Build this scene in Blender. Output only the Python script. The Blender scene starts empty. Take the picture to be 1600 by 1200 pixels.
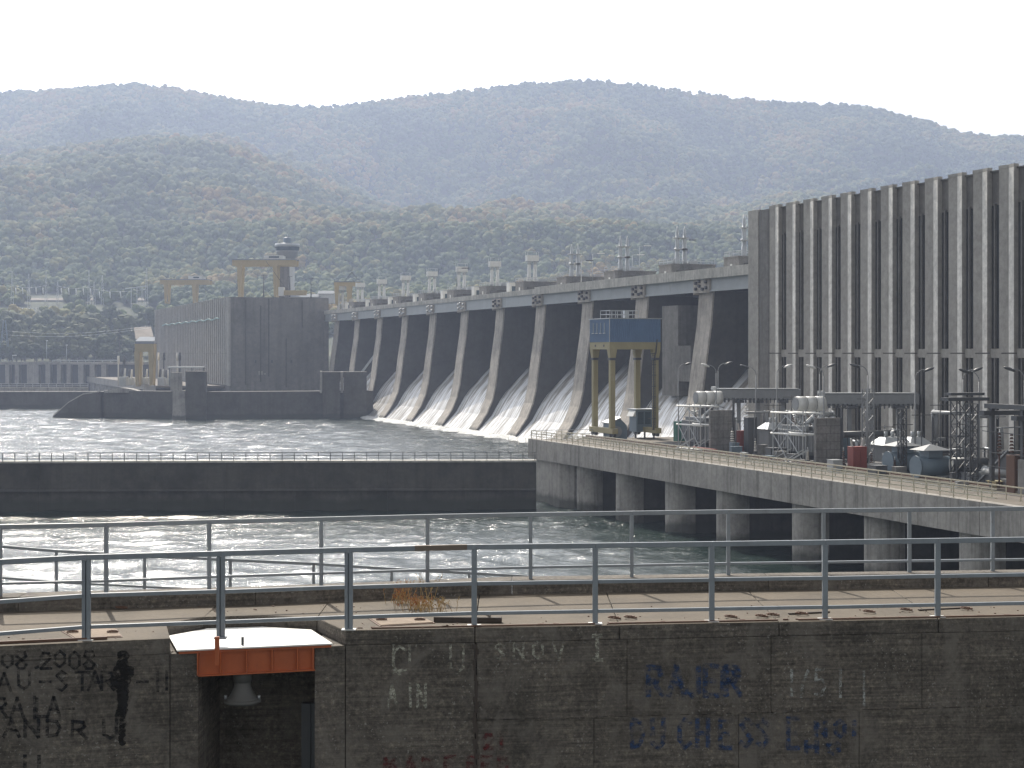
import bpy, bmesh, math, random
import numpy as np
from mathutils import Vector, Matrix, noise

random.seed(7); np.random.seed(7)
S = bpy.context.scene
COL = S.collection
EYE = 20.5            # camera height above the river, metres
F = 2700.0            # focal length in pixels of a 1600 px wide frame
R = math.radians

# ------------------------------------------------------------------ camera
cam = bpy.data.cameras.new('camera'); camo = bpy.data.objects.new('camera', cam); COL.objects.link(camo)
camo.location = (0, 0, EYE); camo.rotation_euler = (R(90), 0, 0)
cam.sensor_width = 36; cam.lens = 36 * F / 1600; cam.shift_y = -0.03
cam.clip_start = 0.5; cam.clip_end = 30000
S.camera = camo

# ------------------------------------------------------------------ light
SUN_AZ, SUN_EL = R(-17.5), R(41)      # azimuth from +Y towards +X
w = bpy.data.worlds.new('World'); S.world = w; w.use_nodes = True
nt = w.node_tree; nt.nodes.clear()
sky = nt.nodes.new('ShaderNodeTexSky'); sky.sky_type = 'NISHITA'; sky.sun_disc = False
sky.sun_elevation = SUN_EL; sky.sun_rotation = SUN_AZ
sky.air_density = 1.0; sky.dust_density = 3.0; sky.ozone_density = 1.0; sky.altitude = 60
hs = nt.nodes.new('ShaderNodeHueSaturation'); hs.inputs['Saturation'].default_value = 0.07
hs.inputs['Value'].default_value = 1.35
bg = nt.nodes.new('ShaderNodeBackground'); bg.inputs['Strength'].default_value = 0.11
out = nt.nodes.new('ShaderNodeOutputWorld')
nt.links.new(sky.outputs[0], hs.inputs['Color']); nt.links.new(hs.outputs[0], bg.inputs[0]); nt.links.new(bg.outputs[0], out.inputs[0])
sl = bpy.data.lights.new('sun', 'SUN'); sl.energy = 5.0; sl.angle = R(0.6); sl.color = (1.0, 0.925, 0.81)
so = bpy.data.objects.new('sun', sl); COL.objects.link(so)
sd = Vector((math.sin(SUN_AZ) * math.cos(SUN_EL), math.cos(SUN_AZ) * math.cos(SUN_EL), math.sin(SUN_EL)))
so.rotation_euler = sd.to_track_quat('Z', 'Y').to_euler(); so.location = (-300, 300, 400)
S.view_settings.view_transform = 'Standard'; S.view_settings.look = 'None'
S.view_settings.exposure = 0.32; S.view_settings.gamma = 1; S.view_settings.use_curve_mapping = False
S.cycles.max_bounces = 6; S.cycles.transparent_max_bounces = 12; S.cycles.volume_bounces = 0

# ------------------------------------------------------------------ frames
# the dam frame: d runs upstream across the river line, a runs along the dam, away from the camera
VPX = -123.0
TH = math.atan2(923.0, F)
CB, SB = math.cos(TH), math.sin(TH)
def DW(d, a, z=0.0): return Vector((CB * d - SB * a, SB * d + CB * a, z))
def a_of(px, d):
    t = (px - 800) / F
    return d * (CB - SB * t) / (SB + CB * t)
def X_of(px, Y): return (px - 800) / F * Y
def z_of(py, Y): return EYE + (552 - py) / F * Y
def on_z(px, py, z):
    Y = (EYE - z) * F / (py - 552); return Vector((X_of(px, Y), Y, z))
def PT(px, py, Y): return Vector((X_of(px, Y), Y, z_of(py, Y)))
def depth(d, a): return SB * d + CB * a

# ------------------------------------------------------------------ materials
def new_mat(name):
    m = bpy.data.materials.new(name); m.use_nodes = True
    return m, m.node_tree, m.node_tree.nodes['Principled BSDF']
def N(t, kind, **kw):
    n = t.nodes.new(kind)
    for k, v in kw.items():
        if k in n.inputs: n.inputs[k].default_value = v
        else: setattr(n, k, v)
    return n
def position(t, scale, rot=0.0, obj=False):
    if obj:
        g = N(t, 'ShaderNodeTexCoord'); src = g.outputs['Object']
    else:
        g = N(t, 'ShaderNodeNewGeometry'); src = g.outputs['Position']
    mp = N(t, 'ShaderNodeMapping'); mp.inputs['Scale'].default_value = scale
    mp.inputs['Rotation'].default_value = (0, 0, rot)
    t.links.new(src, mp.inputs['Vector']); return mp.outputs[0]
def ntex(t, vec, scale, detail=6, rough=0.6, dist=0.0):
    n = N(t, 'ShaderNodeTexNoise'); n.inputs['Scale'].default_value = scale
    n.inputs['Detail'].default_value = detail; n.inputs['Roughness'].default_value = rough
    n.inputs['Distortion'].default_value = dist
    t.links.new(vec, n.inputs['Vector']); return n.outputs['Fac']
def ramp(t, fac, stops):
    r = N(t, 'ShaderNodeValToRGB'); e = r.color_ramp.elements
    e[0].position, e[0].color = stops[0][0], (*stops[0][1], 1)
    e[1].position, e[1].color = stops[-1][0], (*stops[-1][1], 1)
    for p, c in stops[1:-1]:
        q = e.new(p); q.color = (*c, 1)
    t.links.new(fac, r.inputs[0]); return r.outputs[0]
def g3(v): return (v, v, v)
def mixc(t, fac, a, b, mode='MIX'):
    m = N(t, 'ShaderNodeMix'); m.data_type = 'RGBA'; m.blend_type = mode
    for s, v in ((m.inputs[0], fac), (m.inputs[6], a), (m.inputs[7], b)):
        if hasattr(v, 'links') or isinstance(v, bpy.types.NodeSocket): t.links.new(v, s)
        else: s.default_value = v if not isinstance(v, tuple) else (*v, 1) if len(v) == 3 else v
    return m.outputs[2]
def concrete(name, base, dark=0.55, streak=0.5, scale=0.25, fine=3.0, rough=0.9, bump=0.3, bdist=0.05, stain=(0.05, 0.045, 0.035), tide=None):
    """weathered concrete: blotches, vertical run-off streaks, fine grain"""
    m, t, p = new_mat(name)
    v = position(t, (1, 1, 1))
    big = ntex(t, v, scale, 8, 0.62)
    c = ramp(t, big, [(0.3, tuple(x * dark for x in base)), (0.5, base), (0.72, tuple(min(1, x * 1.25) for x in base))])
    vs = position(t, (1, 1, 0.06))
    st = ntex(t, vs, scale * 5, 5, 0.65)
    sf = ramp(t, st, [(0.48, g3(0)), (0.7, g3(streak))])
    c = mixc(t, sf, c, stain)
    fn = ntex(t, v, fine, 8, 0.75)
    fc = ramp(t, fn, [(0.3, g3(0.72)), (0.55, g3(1.0)), (0.75, g3(1.2))])
    c = mixc(t, 1.0, c, fc, 'MULTIPLY')
    if tide:                                   # darker, mossy band of the river's tide mark
        sx = N(t, 'ShaderNodeSeparateXYZ'); g = N(t, 'ShaderNodeNewGeometry'); t.links.new(g.outputs['Position'], sx.inputs[0])
        ad = N(t, 'ShaderNodeMath', operation='ADD'); t.links.new(sx.outputs[2], ad.inputs[0])
        ml = N(t, 'ShaderNodeMath', operation='MULTIPLY'); ml.inputs[1].default_value = 1.4; t.links.new(big, ml.inputs[0]); t.links.new(ml.outputs[0], ad.inputs[1])
        mr = N(t, 'ShaderNodeMapRange'); mr.inputs[1].default_value = tide; mr.inputs[2].default_value = tide + 0.7
        mr.inputs[3].default_value = 0.75; mr.inputs[4].default_value = 0; t.links.new(ad.outputs[0], mr.inputs[0])
        c = mixc(t, mr.outputs[0], c, (0.035, 0.04, 0.03))
    t.links.new(c, p.inputs['Base Color']); p.inputs['Roughness'].default_value = rough
    b = N(t, 'ShaderNodeBump'); b.inputs['Strength'].default_value = bump; b.inputs['Distance'].default_value = bdist
    t.links.new(fn, b.inputs['Height']); t.links.new(b.outputs[0], p.inputs['Normal'])
    return m
def paint(name, base, rough=0.5, wear=0.25, wearc=(0.16, 0.08, 0.04), scale=1.5, metal=0.0, var=0.15, bump=0.15):
    m, t, p = new_mat(name)
    v = position(t, (1, 1, 0.6))
    n = ntex(t, v, scale, 8, 0.7)
    c = ramp(t, n, [(0.3, tuple(x * (1 - var) for x in base)), (0.6, base), (0.8, tuple(min(1, x * (1 + var)) for x in base))])
    n2 = ntex(t, v, scale * 2.3, 8, 0.75)
    f = ramp(t, n2, [(0.62 - 0.1 * wear, g3(0)), (0.72, g3(wear))])
    c = mixc(t, f, c, wearc)
    t.links.new(c, p.inputs['Base Color']); p.inputs['Roughness'].default_value = rough; p.inputs['Metallic'].default_value = metal
    b = N(t, 'ShaderNodeBump'); b.inputs['Strength'].default_value = bump; b.inputs['Distance'].default_value = 0.01
    t.links.new(n2, b.inputs['Height']); t.links.new(b.outputs[0], p.inputs['Normal'])
    return m

M = {}
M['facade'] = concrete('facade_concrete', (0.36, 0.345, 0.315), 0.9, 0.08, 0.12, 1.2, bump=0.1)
M['facade_recess'] = concrete('recess_shade_concrete', (0.17, 0.165, 0.155), 0.7, 0.3, 0.2, 1.5)  # darkened to put the shade between the fins into the colour
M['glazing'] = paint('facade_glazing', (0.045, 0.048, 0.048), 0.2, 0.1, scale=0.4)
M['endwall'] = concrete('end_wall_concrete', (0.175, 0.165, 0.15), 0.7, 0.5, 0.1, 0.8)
M['flange'] = concrete('sunlit_strip_concrete', (0.72, 0.70, 0.65), 0.88, 0.12, 0.15, 1.2, bump=0.1)  # pale tone paints sunlight onto the strip along each fin
M['pier'] = concrete('pier_concrete', (0.44, 0.40, 0.35), 0.65, 0.45, 0.18, 1.2, tide=1.6)
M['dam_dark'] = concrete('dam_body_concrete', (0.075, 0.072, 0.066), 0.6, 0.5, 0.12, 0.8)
M['gate'] = paint('gate_steel', (0.05, 0.055, 0.06), 0.6, 0.4, scale=0.3)
M['girder'] = paint('girder_steel', (0.37, 0.395, 0.40), 0.55, 0.25, scale=0.25)
M['deckedge'] = concrete('deck_edge_concrete', (0.50, 0.48, 0.43), 0.7, 0.4, 0.3, 1.5)
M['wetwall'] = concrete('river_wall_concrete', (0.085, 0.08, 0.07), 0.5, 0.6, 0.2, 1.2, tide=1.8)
M['fascia'] = concrete('fascia_concrete', (0.34, 0.32, 0.29), 0.75, 0.5, 0.3, 2.0)
M['tailpier'] = concrete('tail_pier_concrete', (0.36, 0.34, 0.31), 0.65, 0.5, 0.35, 2.0, tide=1.5)
M['yard'] = concrete('yard_ground', (0.135, 0.115, 0.09), 0.6, 0.2, 0.4, 2.5)
M['cream'] = paint('cream_rail_paint', (0.52, 0.48, 0.36), 0.5, 0.5, scale=2.0)
M['roofmatte'] = paint('matt_sheet_roof', (0.22, 0.24, 0.26), 0.95, 0.2, scale=1)
M['yellow'] = paint('crane_yellow_paint', (0.33, 0.285, 0.15), 0.55, 0.4, scale=0.8)
M['yellow2'] = paint('pale_crane_yellow', (0.44, 0.35, 0.19), 0.8, 0.3, scale=0.5)
M['blue'] = paint('crane_blue_paint', (0.11, 0.19, 0.32), 0.5, 0.25, (0.12, 0.13, 0.14), scale=0.8)
M['white'] = paint('white_paint', (0.66, 0.66, 0.63), 0.4, 0.25, scale=1.5)
M['lampgrey'] = paint('weathered_lamp_paint', (0.10, 0.098, 0.09), 0.6, 0.3, scale=6)
M['railing_dark'] = paint('dull_rail_paint', (0.14, 0.145, 0.15), 0.6, 0.2, scale=2)
M['grey'] = paint('grey_paint', (0.24, 0.25, 0.255), 0.45, 0.3, scale=1.5)
M['darkgrey'] = paint('dark_steel', (0.07, 0.075, 0.08), 0.5, 0.4, scale=1.5)
M['bluegrey'] = paint('blue_grey_paint', (0.13, 0.18, 0.22), 0.45, 0.3, scale=1.2)
M['galv'] = paint('galvanised_steel', (0.42, 0.44, 0.45), 0.38, 0.2, scale=2.0, metal=0.5)
M['red'] = paint('red_cabinet_paint', (0.24, 0.045, 0.03), 0.5, 0.35, (0.08, 0.05, 0.04), scale=1.8)
M['green'] = paint('green_cabinet_paint', (0.03, 0.15, 0.11), 0.5, 0.3, scale=1.5)
M['glass'] = paint('cab_glass', (0.04, 0.07, 0.09), 0.08, 0.0, scale=0.5)
M['porcelain'] = paint('porcelain', (0.75, 0.72, 0.66), 0.25, 0.0, scale=1.5)
M['brown'] = paint('brown_porcelain', (0.10, 0.05, 0.035), 0.25, 0.0, scale=1.5)
M['brick'] = concrete('firewall_blocks', (0.22, 0.215, 0.205), 0.7, 0.35, 0.5, 3.0)
M['orange'] = paint('orange_steel_paint', (0.46, 0.115, 0.035), 0.5, 0.45, (0.14, 0.045, 0.02), scale=2.5, var=0.25)
M['plate'] = paint('white_plate_paint', (0.80, 0.79, 0.74), 0.4, 0.3, (0.45, 0.42, 0.36), scale=2.2)
M['railpaint'] = paint('blue_grey_rail_paint', (0.25, 0.28, 0.305), 0.4, 0.45, (0.15, 0.10, 0.07), scale=4.0, var=0.2)
M['rust'] = paint('rusty_iron', (0.13, 0.07, 0.045), 0.75, 0.4, scale=6)
M['timber'] = paint('weathered_timber', (0.07, 0.055, 0.045), 0.85, 0.3, (0.15, 0.12, 0.1), scale=6)
M['bark'] = paint('bark', (0.08, 0.06, 0.045), 0.9, 0.2, scale=3)
M['soil'] = concrete('bare_soil', (0.13, 0.105, 0.075), 0.7, 0.1, 0.1, 0.5)

# ------------------------------------------------------------------ mesh builder
class MB:
    def __init__(s): s.v = []; s.f = []; s.sm = []
    def add(s, vs, fs, smooth=False):
        o = len(s.v); s.v += [tuple(p) for p in vs]; s.f += [tuple(i + o for i in f) for f in fs]; s.sm += [smooth] * len(fs); return s
    def box(s, x0, x1, y0, y1, z0, z1):
        x0, x1 = sorted((x0, x1)); y0, y1 = sorted((y0, y1)); z0, z1 = sorted((z0, z1))
        vs = [(x0, y0, z0), (x1, y0, z0), (x1, y1, z0), (x0, y1, z0), (x0, y0, z1), (x1, y0, z1), (x1, y1, z1), (x0, y1, z1)]
        return s.add(vs, [(0, 3, 2, 1), (4, 5, 6, 7), (0, 1, 5, 4), (1, 2, 6, 5), (2, 3, 7, 6), (3, 0, 4, 7)])
    def prism(s, poly, z0, z1, top=None):
        ar = sum(poly[i][0] * poly[(i + 1) % len(poly)][1] - poly[(i + 1) % len(poly)][0] * poly[i][1] for i in range(len(poly)))
        if ar < 0: poly = poly[::-1]
        n = len(poly); top = top or poly
        vs = [(x, y, z0) for x, y in poly] + [(x, y, z1) for x, y in top]
        return s.add(vs, [tuple(range(n))[::-1], tuple(range(n, 2 * n))] + [(i, (i + 1) % n, n + (i + 1) % n, n + i) for i in range(n)])
    def extrude(s, prof, axis, c0, c1):
        """profile of (u, z) pairs pushed along an axis: 'y' -> u is x, 'x' -> u is y"""
        ar = sum(prof[i][0] * prof[(i + 1) % len(prof)][1] - prof[(i + 1) % len(prof)][0] * prof[i][1] for i in range(len(prof)))
        if ar < 0: prof = prof[::-1]
        n = len(prof)
        if axis == 'y': vs = [(u, c0, z) for u, z in prof] + [(u, c1, z) for u, z in prof]
        else: vs = [(c0, u, z) for u, z in prof] + [(c1, u, z) for u, z in prof]
        fs = [tuple(range(n)), tuple(range(n, 2 * n))[::-1]] + [(i, n + i, n + (i + 1) % n, (i + 1) % n) for i in range(n)]
        if axis == 'x': fs = [f[::-1] for f in fs]
        return s.add(vs, fs)
    def bar(s, p, q, wd, ht=None):
        """box-section bar from p to q"""
        p, q = Vector(p), Vector(q); ht = ht or wd; d = (q - p)
        if d.length < 1e-6: return s
        d.normalize(); up = Vector((0, 0, 1)) if abs(d.z) < 0.95 else Vector((1, 0, 0))
        r = d.cross(up).normalized(); u = r.cross(d).normalized(); r *= wd / 2; u *= ht / 2
        vs = [p - r - u, p + r - u, p + r + u, p - r + u, q - r - u, q + r - u, q + r + u, q - r + u]
        return s.add(vs, [(0, 1, 2, 3), (7, 6, 5, 4), (0, 4, 5, 1), (1, 5, 6, 2), (2, 6, 7, 3), (3, 7, 4, 0)])
    def cyl(s, p, q, r0, r1=None, n=12, smooth=True, caps=True):
        p, q = Vector(p), Vector(q); r1 = r0 if r1 is None else r1; d = (q - p).normalized()
        up = Vector((0, 0, 1)) if abs(d.z) < 0.95 else Vector((1, 0, 0))
        r = d.cross(up).normalized(); u = r.cross(d).normalized(); vs = []
        for c, rr in ((p, r0), (q, r1)):
            for i in range(n):
                a = 2 * math.pi * i / n; vs.append(c + r * (rr * math.cos(a)) + u * (rr * math.sin(a)))
        s.add(vs, [(i, (i + 1) % n, n + (i + 1) % n, n + i) for i in range(n)], smooth)
        if caps: s.f += [tuple(len(s.v) - 2 * n + i for i in range(n))[::-1], tuple(len(s.v) - n + i for i in range(n))]; s.sm += [False, False]
        return s
    def tube(s, pts, r, n=6):
        for a, b in zip(pts[:-1], pts[1:]): s.cyl(a, b, r, r, n)
        return s
    def lathe(s, c, prof, n=20):
        """(radius, z) profile turned about a vertical axis through c"""
        vs = []
        for rr, z in prof:
            for i in range(n):
                a = 2 * math.pi * i / n; vs.append((c[0] + rr * math.cos(a), c[1] + rr * math.sin(a), c[2] + z))
        fs = []
        for j in range(len(prof) - 1):
            for i in range(n): fs.append((j * n + i, j * n + (i + 1) % n, (j + 1) * n + (i + 1) % n, (j + 1) * n + i))
        return s.add(vs, fs, True)
    def mesh(s, name, mat):
        me = bpy.data.meshes.new(name); me.from_pydata(s.v, [], s.f); me.materials.append(mat)
        me.polygons.foreach_set('use_smooth', s.sm); me.update(); return me
    def build(s, name, mat, parent=None, loc=None, rot=0.0, bevel=0):
        o = bpy.data.objects.new(name, s.mesh(name, mat)); COL.objects.link(o)
        if parent: o.parent = parent
        if loc is not None: o.location = loc
        if rot: o.rotation_euler.z = rot
        if bevel:
            b = o.modifiers.new('bevel', 'BEVEL'); b.width = bevel; b.segments = 2; b.limit_method = 'ANGLE'
        return o
def tag(o, label=None, cat=None, group=None, kind=None):
    if label: o['label'] = label
    if cat: o['category'] = cat
    if group: o['group'] = group
    if kind: o['kind'] = kind
    return o
def thing(name, label, cat, loc=(0, 0, 0), rot=0.0, group=None):
    o = bpy.data.objects.new(name, None); COL.objects.link(o); o.location = loc; o.rotation_euler.z = rot
    o.empty_display_size = 0.5
    return tag(o, label, cat, group)
def dthing(name, label, cat, d, a, z, group=None): return thing(name, label, cat, DW(d, a, z), TH, group)
def copy_part(o, parent, loc):
    c = o.copy(); COL.objects.link(c); c.parent = parent; c.location = loc; return c
KIDS = {}
def copy_tree(o, loc=None, rot=None, label=None):
    c = o.copy(); COL.objects.link(c)
    if loc is not None: c.location = loc
    if rot is not None: c.rotation_euler.z = rot
    if label: c['label'] = label
    def rec(src, dst):
        for ch in [x for x in COL.objects if x.parent == src]:
            k = ch.copy(); COL.objects.link(k); k.parent = dst; rec(ch, k)
    rec(o, c); return c
# ================================================================== TERRAIN
def interp(x, pts):
    return float(np.interp(x, [p[0] for p in pts], [p[1] for p in pts]))
RIDGE3 = [(-600, 200), (-200, 165), (0, 146), (60, 142), (120, 139), (170, 132), (215, 131), (260, 135), (300, 143), (350, 153), (400, 161), (440, 166), (480, 168), (530, 166), (570, 161), (620, 153), (680, 148), (730, 143), (800, 132), (860, 127), (900, 126), (940, 126), (980, 129), (1040, 138), (1100, 146), (1160, 154), (1210, 160), (1260, 162), (1320, 164), (1360, 168), (1400, 178), (1450, 190), (1500, 205), (1540, 211), (1600, 212), (1800, 240), (2200, 300)]
RIDGE2 = [(-600, 320), (-100, 262), (0, 247), (60, 236), (120, 227), (180, 222), (240, 221), (300, 224), (350, 234), (400, 248), (450, 266), (500, 286), (560, 308), (620, 328), (680, 338), (740, 334), (800, 328), (900, 325), (1000, 327), (1100, 330), (1200, 322), (1400, 320), (2200, 320)]
RIDGE1 = [(-600, 350), (0, 350), (150, 345), (300, 352), (450, 345), (600, 352), (700, 350), (800, 346), (850, 344), (950, 346), (1050, 355), (1150, 362), (1300, 350), (2200, 350)]
KEY3, KEY2, KEY1 = 2900.0, 2100.0, 1500.0
def ground_z(X, Y):
    px = 800 + X / Y * F
    z1, z2, z3 = z_of(interp(px, RIDGE1), KEY1) - 9, z_of(interp(px, RIDGE2), KEY2) - 9, z_of(interp(px, RIDGE3), KEY3) - 9
    base = interp(px, [(-600, 14), (0, 14), (230, 14), (500, 20), (800, 26), (2200, 30)])
    zs = [(840, -5), (892, -5), (925, base - 2), (970, base), (1080, base + 12), (1130, z_of(500, 1130)), (1240, z_of(470, 1240)), (1330, z_of(462, 1330)), (1400, z_of(440, 1400)), (KEY1, z1), (KEY1 + 100, z1 + 4), (1700, z1 + (z2 - z1) * 0.22), (KEY2, z2), (KEY2 + 100, z2 - 4), (2330, z2 - 25), (2460, z2 - 10 + (z3 - z2) * .12), (KEY3, z3), (KEY3 + 150, z3 - 12), (4200, z3 - 260), (7000, 60)]
    z = interp(Y, zs)
    if Y > 1350:
        k = min(1, (Y - 1350) / 800)
        for key, wd in ((KEY1, 200), (KEY2, 240), (KEY3, 350)):
            k *= min(1, abs(Y - key) / wd)
        v = Vector((X * 0.0034, Y * 0.003, 3.3))
        z += k * (noise.fractal(v, 0.9, 2.1, 5) * 95)
        v = Vector((X * 0.009, Y * 0.006, 1.7)); z += min(1, k * 2 + 0.1) * noise.fractal(v, 0.9, 2.1, 4) * 9
    return z
def build_terrain():
    cols = np.linspace(-560, 2160, 230); rows = np.concatenate([np.linspace(845, 1400, 34), np.linspace(1420, 3600, 110), np.linspace(3700, 7000, 14)])
    vs = []; fs = []
    for Y in rows:
        for px in cols:
            X = X_of(px, Y); vs.append((X, Y, ground_z(X, Y)))
    nc = len(cols)
    for j in range(len(rows) - 1):
        for i in range(nc - 1):
            a = j * nc + i; fs.append((a, a + 1, a + nc + 1, a + nc))
    b = MB(); b.add(vs, fs, True)
    m, t, p = new_mat('hill_ground'); v = position(t, (1, 1, 1)); n = ntex(t, v, 0.02, 8, 0.65)
    t.links.new(ramp(t, n, [(0.35, (0.02, 0.03, 0.012)), (0.55, (0.045, 0.055, 0.02)), (0.72, (0.085, 0.08, 0.035))]), p.inputs['Base Color']); p.inputs['Roughness'].default_value = 1
    o = b.build('hills', m); tag(o, kind='structure'); return o
build_terrain()

def canopy_mat(name, stops, big=0.006):
    m, t, p = new_mat(name)
    oi = N(t, 'ShaderNodeObjectInfo')
    mp = N(t, 'ShaderNodeMapping'); mp.inputs['Scale'].default_value = (1, 1, 0.4); t.links.new(oi.outputs['Location'], mp.inputs[0])
    n = ntex(t, mp.outputs[0], big, 6, 0.72)
    ad = N(t, 'ShaderNodeMath', operation='MULTIPLY_ADD'); ad.inputs[1].default_value = 0.22; t.links.new(oi.outputs['Random'], ad.inputs[0])
    ml = N(t, 'ShaderNodeMath', operation='MULTIPLY_ADD'); ml.inputs[1].default_value = 1.9; ml.inputs[2].default_value = -0.56; t.links.new(n, ml.inputs[0])
    t.links.new(ml.outputs[0], ad.inputs[2])
    v = position(t, (1, 1, 1)); fn = ntex(t, v, 0.9, 3, 0.7)
    c = ramp(t, ad.outputs[0], stops)
    c = mixc(t, 1.0, c, ramp(t, fn, [(0.3, g3(0.75)), (0.7, g3(1.2))]), 'MULTIPLY')
    t.links.new(c, p.inputs['Base Color']); p.inputs['Roughness'].default_value = 0.9
    p.inputs['Subsurface Weight'].default_value = 0
    return m
M['canopy'] = canopy_mat('autumn_canopy', [(0.08, (0.022, 0.045, 0.012)), (0.32, (0.045, 0.078, 0.018)), (0.5, (0.10, 0.135, 0.028)), (0.64, (0.19, 0.17, 0.035)), (0.78, (0.27, 0.17, 0.03)), (0.92, (0.075, 0.10, 0.022))])
M['canopy_near'] = canopy_mat('bank_canopy', [(0.2, (0.03, 0.048, 0.018)), (0.5, (0.05, 0.07, 0.022)), (0.75, (0.09, 0.10, 0.03)), (0.9, (0.13, 0.10, 0.035))], 0.02)
M['conifer'] = canopy_mat('conifer_needles', [(0.2, (0.015, 0.03, 0.018)), (0.8, (0.03, 0.05, 0.025))])

def crown_mb(rng, lumps, leaves, rad=5.0, hgt=6.0, leaf=0.7, z0=5.0, conical=False, sub=1, lr=(.2, .42)):
    b = MB(); bm = bmesh.new(); bmesh.ops.create_icosphere(bm, subdivisions=sub, radius=1.0)
    iv = [v.co.copy() for v in bm.verts]; iff = [tuple(v.index for v in f.verts) for f in bm.faces]; bm.free()
    def spot():
        while True:
            q = Vector((rng.uniform(-1, 1), rng.uniform(-1, 1), rng.uniform(-1, 1)))
            if 0.25 < q.length < 1: break
        if conical:
            h = rng.random() ** 1.3; rr = rad * (1 - h) + 0.2; a = rng.uniform(0, 6.28)
            return Vector((rr * math.cos(a) * rng.uniform(.5, 1), rr * math.sin(a) * rng.uniform(.5, 1), z0 + hgt * h * 2 - hgt))
        q.z = q.z if q.z > 0 else q.z * 0.7
        return Vector((q.x * rad * 0.8, q.y * rad * 0.8, z0 + q.z * hgt * 0.8))
    for _ in range(lumps):
        c = spot(); r0 = rad * rng.uniform(*lr) * (0.55 if conical else 1); jt = .3 if sub == 1 else .13
        b.add([c + Vector((v.x * r0 * rng.uniform(1 - jt, 1 + jt), v.y * r0 * rng.uniform(1 - jt, 1 + jt), v.z * r0 * .9 * rng.uniform(1 - jt, 1 + jt))) for v in iv], iff)
    for _ in range(leaves):
        c = spot() ; c = Vector((c.x * 1.2, c.y * 1.2, z0 + (c.z - z0) * 1.15)); s = leaf * rng.uniform(.5, 1.3)
        m3 = Matrix.Rotation(rng.uniform(0, 6.28), 3, 'Z') @ Matrix.Rotation(rng.uniform(-1.2, 1.2), 3, 'X')
        b.add([c + m3 @ Vector(q) for q in ((-s, -s * .6, 0), (s, -s * .5, 0.2 * s), (s * .7, s * .6, 0), (-s * .8, s * .5, -.2 * s))], [(0, 1, 2, 3)])
    return b
def build_forest():
    rng = random.Random(3)
    protos = []
    for k in range(5):
        o = bpy.data.objects.new('forest_tree', crown_mb(rng, 5, 6, 4.6, 4.2, 1.0, 4.2, False, 2, (.34, .58)).mesh('forest_tree', M['canopy'])); protos.append(o)
    pts = []; sc = []
    r = np.random.default_rng(5)
    def region(n, Y0, Y1, p0, p1, s0, s1, keep=None):
        Ys = np.sqrt(r.uniform(Y0 ** 2, Y1 ** 2, n)); ps = r.uniform(p0, p1, n); ss = r.uniform(s0, s1, n)
        for Y, px, s in zip(Ys, ps, ss):
            if keep and not keep(px, Y): continue
            X = X_of(px, Y); pts.append((X, Y, ground_z(X, Y) - 0.6)); sc.append(s)
    def keep1(px, Y):
        if px < 262 and 1120 < Y < 1345: return Y > 1290 and False or (noise.noise(Vector((px * .03, Y * .02, 0))) > 0.25)
        if 228 > px > 205 and Y < 1130: return False
        py = 552 - (ground_z(X_of(px, Y), Y) - EYE) * F / Y
        if 545 < px < 600 and 334 < py < 343: return False        # bare clearing strips
        if 440 < px < 600 and abs(py - (330 + (px - 500) * .1)) < 2.5: return False
        return True
    region(12500, 1060, 1700, -60, 1260, 0.6, 1.6, keep1)
    region(19000, 1700, 2300, -60, 1660, 0.8, 1.85)
    region(33000, 2300, 3050, -60, 1660, 0.9, 1.75)
    me = bpy.data.meshes.new('hill_forest'); me.from_pydata(pts, [], [])
    at = me.attributes.new('size', 'FLOAT', 'POINT'); at.data.foreach_set('value', sc)
    o = bpy.data.objects.new('hill_forest', me); COL.objects.link(o); tag(o, 'autumn forest in green and rust covering the hills beyond the dam', 'forest', kind='stuff')
    g = bpy.data.node_groups.new('forest_scatter', 'GeometryNodeTree')
    g.interface.new_socket('Geometry', in_out='INPUT', socket_type='NodeSocketGeometry'); g.interface.new_socket('Geometry', in_out='OUTPUT', socket_type='NodeSocketGeometry')
    gi = g.nodes.new('NodeGroupInput'); go = g.nodes.new('NodeGroupOutput'); iop = g.nodes.new('GeometryNodeInstanceOnPoints')
    m2p = g.nodes.new('GeometryNodeMeshToPoints'); g.links.new(gi.outputs[0], m2p.inputs[0]); g.links.new(m2p.outputs[0], iop.inputs['Points'])
    gti = g.nodes.new('GeometryNodeGeometryToInstance')
    for p in reversed(protos):
        oi = g.nodes.new('GeometryNodeObjectInfo'); oi.inputs['Object'].default_value = p; oi.inputs['As Instance'].default_value = True
        g.links.new(oi.outputs['Geometry'], gti.inputs[0])
    g.links.new(gti.outputs[0], iop.inputs['Instance']); iop.inputs['Pick Instance'].default_value = True
    ri = g.nodes.new('FunctionNodeRandomValue'); ri.data_type = 'INT'; ri.inputs['Min'].default_value = 0; ri.inputs['Max'].default_value = 4
    for i, q in enumerate(ri.inputs):
        if q.name == 'Min' and q.type == 'INT': q.default_value = 0
        if q.name == 'Max' and q.type == 'INT': q.default_value = 4
    g.links.new([q for q in ri.outputs if q.type == 'INT'][0], iop.inputs['Instance Index'])
    rr = g.nodes.new('FunctionNodeRandomValue'); rr.data_type = 'FLOAT'
    for q in rr.inputs:
        if q.name == 'Max' and q.type == 'VALUE': q.default_value = 6.283
    cx = g.nodes.new('ShaderNodeCombineXYZ'); g.links.new([q for q in rr.outputs if q.type == 'VALUE'][0], cx.inputs[2])
    e2r = g.nodes.new('FunctionNodeEulerToRotation'); g.links.new(cx.outputs[0], e2r.inputs[0]); g.links.new(e2r.outputs[0], iop.inputs['Rotation'])
    na = g.nodes.new('GeometryNodeInputNamedAttribute'); na.inputs['Name'].default_value = 'size'
    g.links.new([q for q in na.outputs if q.name == 'Attribute'][0], iop.inputs['Scale'])
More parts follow.
